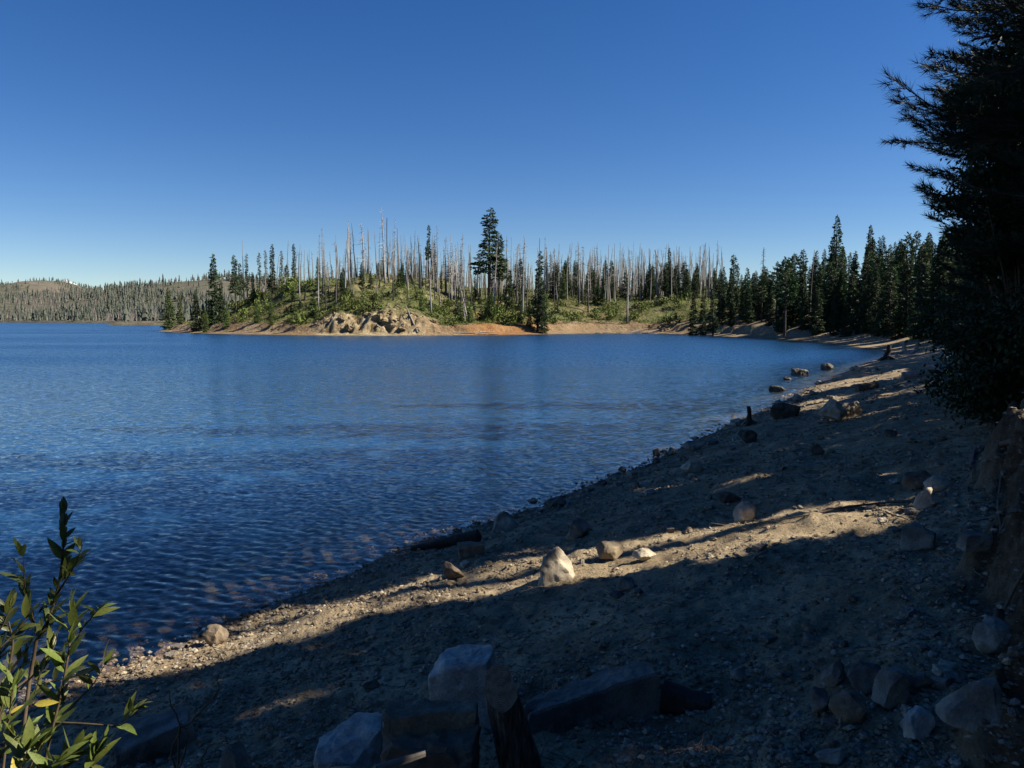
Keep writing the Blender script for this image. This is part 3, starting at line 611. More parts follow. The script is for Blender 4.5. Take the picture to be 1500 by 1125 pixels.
# tall snags
for a in [
    ('big bleached snag with drooping dead branches on the knoll', 532, 326, 236, 301, 'snag_pale', 0, 70, 1.5),
    ('tallest bleached snag, leaning, with short broken branches', 560, 303, 240, 302, 'snag_pale', -.03, 60, 1.5),
    ('branchy snag beside the leaning tallest snag', 569, 357, 262, 303, 'snag', 0, 70, 1.2),
    ('forked grey snag left of the big bleached snag', 513, 341, 262, 304, 'snag', 0, 40, 1.2),
    ('slim snag with fine twigs between the knoll snags', 587, 367, 262, 305, 'snag', 0, 50, 1.0),
    ('tall straight snag right beside the narrow green pine', 640, 330, 244, 306, 'snag', 0, 30, 1.3),
    ('snag with drooping twigs, first of a pair', 653, 348, 250, 307, 'snag', 0, 55, 1.1),
    ('snag with pale trunk, second of a pair', 661, 343, 240, 308, 'snag_pale', 0, 40, 1.2),
    ('black charred trunk standing left of the narrow green pine', 615, 349, 238, 309, 'snag_black', 0, 10, 1.4),
    ('black charred trunk on the slope under the tallest pine', 679, 376, 222, 310, 'snag_black', 0, 8, 1.1),
    ('short black charred trunk halfway down the slope', 690, 405, 226, 311, 'snag_black', 0, 3, 1.3),
    ('branchy grey snag left of the narrow shore fir', 766, 350, 232, 312, 'snag', 0, 80, 1.3),
    ('bare snag just left of the branchy grey one', 757, 362, 240, 313, 'snag', 0, 30, 1.1),
    ('twiggy snag right of the narrow shore fir', 801, 360, 250, 314, 'snag', 0, 60, 1.1),
    ('twiggy snag next to the half dead conifer', 812, 363, 250, 315, 'snag', 0, 60, 1.1),
    ('tall snag with ladder like branches, first of two', 849, 354, 250, 316, 'snag', 0, 70, 1.3),
    ('tall snag with ladder like branches, second of two', 854, 360, 256, 317, 'snag', 0, 60, 1.2),
    ('tall bleached snag over the middle of the burnt stand', 920, 382, 232, 318, 'snag_pale', .0, 40, 1.3),
    ('twiggy snag over the right part of the burnt stand', 862, 380, 245, 319, 'snag', 0, 50, 1.1),
    ('ladder like snag standing above the cove forest', 1118, 362, 200, 320, 'snag_black', 0, 60, 1.1),
    ('thin dead spike behind the open topped pine', 355, 352, 262, 321, 'snag', 0, 6, .9),
    ('thin dead spike behind the tall pointed fir', 401, 357, 268, 322, 'snag', 0, 4, .9),
    ('short snag with stub branches above the cove forest', 1189, 366, 178, 323, 'snag', 0, 30, 1.0),
]: big_snag(*a)
cnt = 0
while cnt < 235:
    px = random.uniform(430, 1050); dep = random.uniform(208, 330)
    x = (px - 750) / F * dep
    if float(sdf(np.array([x]), np.array([dep]))[0]) < (26 if px > 820 else 14): continue
    h = random.choice([random.uniform(3, 9), random.uniform(7, 18), random.uniform(9, 19), random.uniform(14, 22)])
    if px > 800: h = random.choice([random.uniform(4, 12), random.uniform(10, 18), random.uniform(12, 20)])
    mi = random.choices([0, 1, 2], [5, 4, 2.4])[0]
    kk = random.randrange(10); tw = ['sparse stubs', 'many twigs', 'dense twigs', 'a broken top', 'many twigs', 'sparse stubs', 'dense twigs', 'a broken top', 'many twigs', 'sparse stubs'][kk]; hw = 'tall ' if h > 16 else 'short ' if h < 11 else ''
    lab = ['grey dead trunk charred at its base in the burnt stand', 'bleached pale dead trunk in the burnt stand', 'black charred dead trunk in the burnt stand'][mi]
    snag(hw + lab.replace(' in the burnt stand', ' with ' + tw + (' on the headland knoll' if px < 760 else ' in the cove stand')), x, dep, h, kk, mi, ['grey snags of the burnt stand', 'pale snags of the burnt stand', 'charred snags of the burnt stand'][mi], random.uniform(.5, 1.05)); cnt += 1
# dead trunks behind: too many to tell apart
def snag_mass():
    mb = MB(); r = np.random.default_rng(77)
    for q in range(720):
        px = r.uniform(380, 1060) if q < 420 else r.uniform(400, 800) if q < 620 else r.uniform(770, 1060); dep = r.uniform(250, 430); x = (px - 750) / F * dep; z = gz(x, dep); h = r.uniform(6, 17) if px < 800 else r.uniform(9, 19)
        mb.tube([(x, dep, z - .2), (x + r.normal() * .3, dep, z + h * .5), (x + r.normal() * .5, dep, z + h)], [.22, .15, .05], 4, False)
        for b in range(5):
            t = r.uniform(.4, .95); a = r.uniform(0, 6.28); l = r.uniform(.5, 1.6)
            mb.tris(np.array([[x, dep, z + h * t]]), np.array([[math.cos(a) * l, math.sin(a) * l, -.2 * l]]), np.array([[0, 0, .06]]))
    return tag(link('dead_forest', mb.mesh('dead_forest', M['dead_far'])), 'distant mass of grey dead trunks behind the headland', 'dead forest', kind='stuff')
snag_mass()
# shrubs and ground cover of the headland
def bush_mesh(seed, n=140, matn='shrub_leaf'):
    r = np.random.default_rng(seed); mb = MB(); c = r.normal(size=(7, 3)) * np.array([.42, .42, .22]) + np.array([0, 0, .45])
    p = c[r.integers(0, 7, n)] + r.normal(size=(n, 3)) * .22; p[:, 2] = np.maximum(p[:, 2], .02)
    d = rvec(n, r) * .3 + np.array([0, 0, .12]); q = np.cross(d, rvec(n, r)); q /= np.linalg.norm(q, axis=1)[:, None]
    mb.diamonds(p, d, q * .09)
    return mb.mesh('shrub_leaves', M[matn])
BUSH = [bush_mesh(400 + k) for k in range(3)] + [bush_mesh(410, matn='oak')]
cnt = 0
while cnt < 110:
    px = random.uniform(240, 1000); dep = random.uniform(198, 260); x = (px - 750) / F * dep
    d = float(sdf(np.array([x]), np.array([dep]))[0])
    if d < 7 or d > 30: continue
    if -50 < x < -20 and d < 11: continue
    bk = random.choice([0, 1, 2, 3]); o = link('lakeside_shrub', BUSH[bk], loc=(x, dep, gz(x, dep) - .05)); s = random.uniform(1.2, 2.9)
    o.scale = (s, s, s * random.uniform(.7, 1.2)); o.rotation_euler.z = random.uniform(0, 6.28)
    tag(o, ('big ' if s > 2.2 else 'small ' if s < 1.6 else '') + ('dark green shrub' if bk == 3 else 'olive green shrub') + (' left of the eroded cliff' if x < -50 else ' above the eroded cliff' if x < -18 else ' on the slope beside the red bank' if x < 12 else ' along the back of the far beach'), 'shrub', 'shrubs on the headland'); cnt += 1
for q in range(34):
    px = random.choice([random.uniform(320, 480), random.uniform(690, 800), random.uniform(480, 720)]); dep = random.uniform(206, 250); x = (px - 750) / F * dep
    d = float(sdf(np.array([x]), np.array([dep]))[0])
    if d < 8 or (-50 < x < -20 and d < 12): continue
    tree('young_conifer', 'young bright green conifer growing on the headland slope', 'tree', x, dep, random.uniform(2.5, 6.5), 'young', random.uniform(.8, 1.2), 'young conifers on the headland')
def cover():
    r = np.random.default_rng(55); n = 17000
    px = r.uniform(235, 1060, n); dep = 195 + 110 * r.random(n) ** 1.3; x = (px - 750) / F * dep
    d = sdf(x, dep); k = (d > 7.5) & (vnoise(x * .2, dep * .2, 9) > .28) & ~((x > -50) & (x < -20) & (d < 10.5) & (r.random(n) < .8)); x, dep = x[k], dep[k]; z = terrain(x, dep)
    m = 9; mb = MB(); P = np.repeat(np.stack([x, dep, z], 1), m, 0); s = np.repeat(r.uniform(.35, 1.0, len(x)), m)[:, None]
    P = P + r.normal(size=P.shape) * s * np.array([.45, .45, .18]) + np.array([0, 0, .2]) * s
    D = rvec(len(P), r) * .42 * s + np.array([0, 0, .2]) * s; q = np.cross(D, rvec(len(D), r)); q /= np.linalg.norm(q, axis=1)[:, None]
    mb.diamonds(P, D, q * .14 * s)
    tag(link('ground_cover', mb.mesh('ground_cover', M['shrub_leaf'])), 'low green brush covering the burnt headland', 'brush', kind='stuff')
cover()
# far wooded hills
def hill_forest():
    r = np.random.default_rng(66); live, dead = MB(), MB()
    n = 27000; a = r.uniform(-37, -8, n) * math.pi / 180; rad = np.where(r.random(n) < .76, np.exp(r.uniform(math.log(560), math.log(2000), n)), r.uniform(2000, 3100, n)); x = rad * np.sin(a); y = rad * np.cos(a)
    z, d, far, cm, dl, isl = terrain(x, y, True); k = (d > 8)
    b = ss(1900, 2200, rad) * ss(.55, .64, fbm(x * .0045, y * .0045, 4, 73)); cl = ss(.47, .56, fbm(x * .006, y * .006, 4, 99)); k &= (r.random(n) > b * .9) & (r.random(n) < .1 + .9 * cl + ss(1900, 2100, rad))
    x, y, z = x[k], y[k], z[k]; n = len(x); h = r.uniform(5, 15, n) * np.where(r.random(n) < .12, 1.4, 1); isd = (r.random(n) < .62 * ss(.3, .6, vnoise(x * .009, y * .009, 31)) + .15) & (np.hypot(x, y) < 1900)
    th = np.arange(5) * 2 * math.pi / 5
    for (lo, hi, w) in ((.12, .62, .17), (.42, .85, .125), (.68, 1.0, .08)):
        kk = ~isd; nn = kk.sum(); c = np.stack([x, y, z], 1)[kk]; hh = h[kk]
        jit = r.uniform(.7, 1.3, (nn, 5)); t = th[None] + r.uniform(0, 6, (nn, 1))
        V = np.stack([c[:, None, 0] + hh[:, None] * w * jit * np.cos(t), c[:, None, 1] + hh[:, None] * w * jit * np.sin(t), (c[:, 2] + hh * lo)[:, None] + r.normal(size=(nn, 5)) * .5], -1)
        V = np.concatenate([V, (c + np.stack([0 * hh, 0 * hh, hh * hi], 1))[:, None]], 1).reshape(-1, 3)
        base = np.arange(nn)[:, None, None] * 6; j = np.arange(5); T = np.stack([j, (j + 1) % 5, np.full(5, 5)], -1)[None]
        live.add(V, (base + T).reshape(-1, 3))
    c = np.stack([x, y, z], 1)[isd]; hh = h[isd]; o = np.zeros(len(hh))
    dead.tris(c, np.stack([o + r.normal(size=len(hh)) * .5, o, hh * .9], 1), np.stack([o + .75, o, o], 1)); dead.tris(c, np.stack([o, o, hh * .8], 1), np.stack([o + .3, o + .6, o], 1))
    tag(link('hillside_forest', live.mesh('hillside_forest', M['leaf_hill'])), 'distant green conifer forest on the hills across the lake', 'forest', kind='stuff')
    tag(link('hillside_dead_forest', dead.mesh('hillside_dead_forest', M['wood_grey'])), 'distant pale dead trunks on the hills across the lake', 'dead forest', kind='stuff')
hill_forest()

# ------------------------------------------------------------------ near pines, broadleaf and the shade trees of the bank
def big_pine(name, label, x, y, H, seed, crown0, reach, m=34, nw=.0042, step=(.35, .6)):
    r = np.random.default_rng(seed); tr, br, nd = MB(), MB(), MB()
    zz = np.linspace(0, 1, 12); b = np.cumsum(r.normal(size=(12, 2)) * .06, 0); tp = np.stack([b[:, 0] * zz, b[:, 1] * zz, zz * H], 1)
    tr.tube(tp, .32 * (1 - zz) ** .8 + .02, 12)
    TP, TD = [], []
    z = crown0
    while z < H - .3:
        t = (z - crown0) / (H - crown0)
        for q in range(int(r.integers(3, 6))):
            a = r.uniform(0, 6.28); L = reach * (1 - t) ** .6 * r.uniform(.55, 1.1) * (.7 + .3 * min(1, t * 6)); 
            o = np.array([np.interp(z / H, zz, tp[:, 0]), np.interp(z / H, zz, tp[:, 1]), z + r.uniform(-.15, .15)]); dv = np.array([math.cos(a), math.sin(a), r.uniform(-.2, .2)])
            u = np.linspace(0, 1, 7); pts = o + dv * (L * u)[:, None] + np.stack([0 * u, 0 * u, -.10 * L * np.sin(u * 2.4) + .16 * L * u ** 3], 1) + np.cumsum(r.normal(size=(7, 3)) * .03 * L * .4, 0) * u[:, None]
            br.tube(pts, .035 * (1 - u * .8) * (L / 3), 5, False)
            sidev = np.array([-math.sin(a), math.cos(a), 0])
            nu = max(3, int(L / .22))
            for w in np.linspace(.3, 1, nu):
                p0 = np.array([np.interp(w, u, pts[:, c]) for c in range(3)])
                for sg in (-1, 1):
                    l = r.uniform(.25, .75) * (1.25 - w) * L * .35 + .15; dd = dv * .7 + sidev * sg * r.uniform(.5, 1) + np.array([0, 0, r.uniform(-.1, .45)]); dd /= np.linalg.norm(dd); e = p0 + dd * l
                    br.tube([p0, e], [.009, .005], 3, False); TP.append(e); TD.append(dd + np.array([0, 0, .25]))
                    if l > .45: TP.append(p0 + dd * l * .55); TD.append(dd + r.normal(size=3) * .4)
            TP.append(pts[-1]); TD.append(dv + np.array([0, 0, .4]))
        z += r.uniform(*step)
    TP, TD = np.array(TP), np.array(TD); TD /= np.linalg.norm(TD, axis=1)[:, None]
    P = np.repeat(TP, m, 0); D = np.repeat(TD, m, 0) * 1.15 + rvec(len(P), r) * .85; D /= np.linalg.norm(D, axis=1)[:, None]
    D *= r.uniform(.15, .26, len(P))[:, None]; P = P - np.repeat(TD, m, 0) * r.uniform(0, .22, len(P))[:, None]
    q = np.cross(D, rvec(len(D), r)); q /= np.linalg.norm(q, axis=1)[:, None]
    nd.tris(P, D, q * nw)
    e = link(name, None, loc=(x, y, gz(x, y) - .1))
    link('trunk', tr.mesh('pine_trunk', M['bark']), e); b_ = link('branches', br.mesh('pine_branches', M['bark']), e); b_['kind'] = 'stuff'; c_ = link('crown', nd.mesh('pine_needles', M['needle']), e)
    print('pine tufts', len(TP))
    return tag(e, label, 'tree', 'near conifers on the bank')

LIT = [  # sunlit patches of the beach, in photo pixels
    [(1345, 722), (1392, 702), (1392, 728), (1340, 768), (1255, 782), (1180, 792), (1120, 806), (1060, 832), (960, 838), (850, 852), (740, 868), (640, 892), (560, 908), (450, 937), (380, 948), (330, 968), (220, 990), (140, 1010),
     (60, 1000), (200, 955), (330, 915), (430, 882), (520, 862), (590, 846), (690, 826), (770, 806), (800, 795), (880, 796), (960, 782), (1030, 772), (1130, 746)],
    [(365, 1034), (430, 1010), (480, 1006), (475, 1022), (400, 1038)],
    [(1400, 556), (1263, 582), (1255, 592), (1400, 567)], [(1330, 540), (1175, 568), (1170, 580), (1325, 553)], [(1250, 576), (1165, 592), (1160, 604), (1245, 588)],
    [(1400, 614), (1255, 634), (1250, 646), (1400, 627)], [(1275, 640), (1130, 656), (1125, 668), (1270, 653)], [(1140, 690), (1060, 704), (1055, 716), (1138, 701)],
    [(1010, 705), (920, 713), (918, 724), (1008, 716)], [(1265, 592), (1200, 596), (1200, 620), (1262, 616)], [(1360, 585), (1270, 603), (1268, 609), (1360, 592)],
    [(1520, 1050), (1400, 1074), (1350, 1130), (1520, 1135)], [(930, 1072), (1080, 1098), (1078, 1112), (935, 1084)], [(1165, 855), (1215, 852), (1212, 866), (1168, 868)]]
CLEAR = [((-1.05, 1.7, 2.92), .6), ((-.9, 1.7, 3.1), .3), ((-.36, 2.9, 2.0), .3)]
def keep_shade(P):
    """False where a leaf would shade a spot that is sunlit in the photograph, or the open water."""
    S = np.array(SUN); z = np.full(len(P), .8); 
    for _ in range(5):
        t = (P[:, 2] - z) / S[2]; G = P - S * t[:, None]; z = terrain(G[:, 0], G[:, 1], fine=False)
    G[:, 2] = z; px, py = project(G); ok = np.ones(len(P), bool)
    for poly in LIT: ok &= ~(inside_poly(px, py, poly) & (G[:, 1] > 1))
    d = sdf(G[:, 0], G[:, 1]); ok &= ~((d < -.08) & (rng.random(len(P)) < .985))
    for c, rad in CLEAR:
        v = P - np.array(c); a = v @ S; w = np.linalg.norm(v - a[:, None] * S, axis=1); ok &= ~((w < rad) & (a > 0))
    return ok
def shade_tree(x, y, H, W, seed, n=5200):
    r = np.random.default_rng(seed); z0 = gz(x, y); tr, cr = MB(), MB()
    tr.tube([(0, 0, -.1), (.1, .05, H * .5), (0, 0, H)], [.3, .2, .03], 9)
    t = r.random(n) ** 1.15; z = (1.6 + (H - 1.8) * t); rad = W * (1 - t) ** .55 * np.sqrt(r.random(n)) * r.uniform(.8, 1.1, n) + .1; a = r.uniform(0, 6.28, n)
    P = np.stack([rad * np.cos(a), rad * np.sin(a), z - rad * .15], 1)
    k = keep_shade(P + np.array([x, y, z0])); P, a = P[k], a[k]
    D = np.stack([np.cos(a), np.sin(a), np.full(len(a), -.2)], 1) + r.normal(size=P.shape) * .6; D *= (r.uniform(.45, .75, len(P)) / np.linalg.norm(D, axis=1))[:, None]
    q = np.cross(D, rvec(len(D), r)); q /= np.linalg.norm(q, axis=1)[:, None]
    P = P - D * .5; cr.diamonds(P, D, q * r.uniform(.11, .19, len(P))[:, None])
    e = link('shade_conifer', None, loc=(x, y, z0)); link('trunk', tr.mesh('shade_trunk', M['bark']), e); link('crown', cr.mesh('shade_crown', M['leaf_far']), e)
    return tag(e, 'unseen dense conifer with crown shaped to shade the beach', 'tree', 'conifers shading the beach from the bank')
big_pine('pine_tree', 'tall dark pine with long needle tufts overhanging the beach', 9.3, 12.2, 34, 511, 3.2, 4.0, 30, .0046, (.26, .42))
big_pine('pine_tree', 'dark pine standing behind the overhanging pine', 11.9, 17.4, 27, 502, 2.2, 3.3, 24, .008, (.22, .36))
big_pine('pine_tree', 'dark pine third back along the bank', 14.6, 21.2, 28, 503, 2.2, 3.5, 22, .009, (.24, .38))
big_pine('pine_tree', 'dark pine fourth back along the bank', 18.4, 27.2, 27, 504, 1.5, 3.6, 20, .011, (.26, .42))
big_pine('pine_tree', 'dark pine where the bank meets the far beach', 24.5, 35.5, 24, 505, .8, 3.6, 18, .014, (.3, .46))
q = 0
for (x, y, H, W) in [(11, 2, 21, 3.0), (12, 6.5, 22, 3.2), (14, 10, 23, 3.2), (15.5, 14.5, 22, 3.2), (9.5, -2, 20, 3.0), (13, -5, 21, 3.4), (17.5, 4, 24, 3.4), (18.5, 9, 24, 3.4), (18, 20, 22, 3.4), (21, 25.5, 22, 3.4), (24.5, 30.5, 22, 3.4),
                     (28, 36, 21, 3.4), (32, 42, 21, 3.6), (36, 48, 21, 3.6), (40.5, 55, 21, 3.8), (45, 62, 20, 3.8), (50, 70, 20, 4.0), (56, 80, 20, 4), (61, 90, 20, 4.2), (17, -2, 24, 3.4), (22, 15, 24, 3.6), (26, 23, 24, 3.6),
                     (33, 38, 28, 3.6), (38, 45, 29, 3.8), (43.5, 52, 29, 3.8), (49, 60, 29, 4), (55, 68, 29, 4), (61, 77, 28, 4.2), (67, 87, 28, 4.2), (72, 98, 27, 4.2), (6, -8, 19, 3.2), (0, -9.5, 19, 3.2), (-5, -8, 16, 2.8), (10, -9, 22, 3.4)]:  # unseen trees added for shade; those behind the camera block sky light
    shade_tree(x, y, H, W, 600 + q, 6500 if W < 3.45 else 5200); q += 1
def leafy(name, label, cat, x, y, rx, ry, zlo, zhi, n, seed, size=.09, matn='oak'):
    r = np.random.default_rng(seed); br, lf = MB(), MB(); z0 = gz(x, y); k = 90
    c = np.stack([r.normal(size=k) * rx * .45, r.normal(size=k) * ry * .45, r.uniform(zlo, zhi, k)], 1)
    for p in c: br.tube([(p[0] * .1, p[1] * .1, 0), (p[0] * .55, p[1] * .55, p[2] * .6), tuple(p)], [.03, .02, .006], 4, False)
    P = c[r.integers(0, k, n)] + r.normal(size=(n, 3)) * np.array([.22, .22, .20])
    P = P[P[:, 2] > .05]
    D = rvec(len(P), r) * size * r.uniform(.7, 1.5, len(P))[:, None] + np.array([0, 0, -.02]); q = np.cross(D, rvec(len(D), r)); q /= np.linalg.norm(q, axis=1)[:, None]
    lf.diamonds(P, D, q * size * .33)
    e = link(name, None, loc=(x, y, z0)); link('stems', br.mesh('leafy_stems', M['stem']), e); link('foliage', lf.mesh('leafy_foliage', M[matn]), e)
    return tag(e, label, cat, 'leafy growth on the bank')
leafy('leafy_bush', 'dark leafy bush hanging over the eroded bank', 'bush', 9.4, 14.4, 1.3, 1.5, .1, 2.3, 14000, 71)
leafy('leafy_tree', 'dark broadleaf tree filling the gap beneath the pines', 'tree', 11.6, 17.2, 1.7, 1.7, .3, 8.5, 30000, 72, .11)
leafy('leafy_bush', 'dark leafy bush further along the bank behind the first', 'bush', 13.9, 21.5, 1.4, 1.8, .1, 3.2, 14000, 73)
leafy('leafy_tree', 'slender broadleaf tree with small leaves by the beach', 'tree', 15.9, 25.0, 1.7, 1.7, .5, 10.0, 30000, 74, .12)

# ------------------------------------------------------------------ rocks
def hull(pts):
    bm = bmesh.new()
    for p in pts: bm.verts.new(p)
    bmesh.ops.remove_doubles(bm, verts=bm.verts, dist=1e-4)
    bmesh.ops.convex_hull(bm, input=bm.verts)
    loose = [v for v in bm.verts if not v.link_faces]
    if loose: bmesh.ops.delete(bm, geom=loose, context='VERTS')
    return bm
def rock_mesh(name, pts, bev, sub, amp, matn, seed, freq=3.0, chips=7, chiprange=(.80, .95)):
    bm = hull(pts)
    rr_ = np.random.default_rng(seed + 9000); co = np.array([v.co for v in bm.verts]); ctr = co.mean(0); ext = (co.max(0) - co.min(0)) / 2
    for q in range(chips):
        dv = rvec(1, rr_)[0]; dv[2] = abs(dv[2]) * .8 + .05; dv = dv / (ext + 1e-6); dv /= np.linalg.norm(dv)
        sup = max((np.array(v.co) - ctr) @ dv for v in bm.verts); p0 = ctr + dv * sup * rr_.uniform(*chiprange)
        bmesh.ops.bisect_plane(bm, geom=list(bm.verts) + list(bm.edges) + list(bm.faces), plane_co=p0.tolist(), plane_no=dv.tolist(), clear_outer=True)
        cs = [v.co.copy() for v in bm.verts]; bm.free(); bm = hull(cs)
    bmesh.ops.dissolve_limit(bm, angle_limit=R(7), verts=bm.verts, edges=bm.edges)
    if bev: bmesh.ops.bevel(bm, geom=list(bm.edges), offset=bev, segments=1, profile=.6, affect='EDGES', clamp_overlap=True)
    bmesh.ops.triangulate(bm, faces=bm.faces)
    lim = float(ext.max()) * .085
    for _ in range(sub):
        bmesh.ops.subdivide_edges(bm, edges=[e for e in bm.edges if e.calc_length() > max(.035, lim)], cuts=1, use_grid_fill=True); bmesh.ops.triangulate(bm, faces=bm.faces)
    off = Vector((seed * 3.1, seed * 1.7, 0))
    for v in bm.verts:
        n = mnoise.fractal(v.co * freq + off, .9, 2.0, 4) + .8 * (abs(mnoise.noise(v.co * freq * 2.3 + off)) - .2); v.co += v.co.normalized() * n * amp
    bm.normal_update()
    me = bpy.data.meshes.new(name); bm.to_mesh(me); bm.free(); me.materials.append(M[matn])
    me.polygons.foreach_set('use_smooth', np.ones(len(me.polygons), bool))
    for ed in me.edges: pass
    try: me.set_sharp_from_angle(angle=R(38))
    except Exception: pass
    return me
def rock_pts(style, seed):
    r = np.random.default_rng(seed)
    if style == 'round': v = rvec(60, r) * .5 * r.uniform(.92, 1.05, (60, 1))
    elif style == 'boulder': v = rvec(16, r) * .5 * r.uniform(.85, 1.12, (16, 1))
    elif style == 'block': v = np.array([(a, b, c) for a in (-.5, .5) for b in (-.5, .5) for c in (-.5, .5)]) * r.uniform(.78, 1.0, (8, 3))
    elif style == 'slab': v = np.array([(a, b, c) for a in (-.5, -.1, .5) for b in (-.5, .5) for c in (-.5, .5)]) * r.uniform(.75, 1.0, (12, 3))
    else: v = np.vstack([np.array([(-.5, -.45, -.5), (.5, -.4, -.5), (.45, .45, -.5), (-.42, .5, -.5)]) * r.uniform(.85, 1, (4, 3)), np.array([(-.22, -.15, .5), (.0, .12, .45), (.32, .05, .05), (-.42, .1, 0)]) * r.uniform(.85, 1.05, (4, 3))])
    return v
def rock_px(label, px, pyb, w, h, style, matn, seed, depth=.85, rot=0, tilt=(0, 0), name='rock', group=None, sink=.14, cat='rock'):
    g = ground_at(px, pyb - h * .06); sc_ = (g - Vector((0, 0, HC))).length / F
    if g.z < -.04:
        q_ = onlake(px, pyb); g = Vector((q_[0], q_[1], 0)); sc_ = (g - Vector((0, 0, HC))).length / F; bed = gz(g.x, g.y); wet_h = h * sc_ - bed
    else: wet_h = None
    W, Hh = w * sc_, h * sc_ * 1.12; Hh = Hh if wet_h is None else wet_h * 1.1; W = W if wet_h is None else W * 1.25; pts = rock_pts(style, seed) * np.array([W, W * depth, Hh * 1.1])
    big = max(W, Hh)
    me = rock_mesh('rock', pts, .018 * min(W, Hh) if style != 'round' else 0, 5 if big > .3 else 4, .06 * min(W, Hh) + .006, matn, seed, 2.2 / max(big, .15))
    o = link(name, me, loc=(g.x, g.y + W * depth * .35, 0)); o.location.z = gz(g.x, g.y + W * depth * .2, True) + Hh * (.5 - sink)
    if wet_h is not None: o.location.z = h * sc_ - Hh * .5 + .02
    o.rotation_euler = (R(tilt[0]), R(tilt[1]), R(rot))
    return tag(o, label, cat, group)
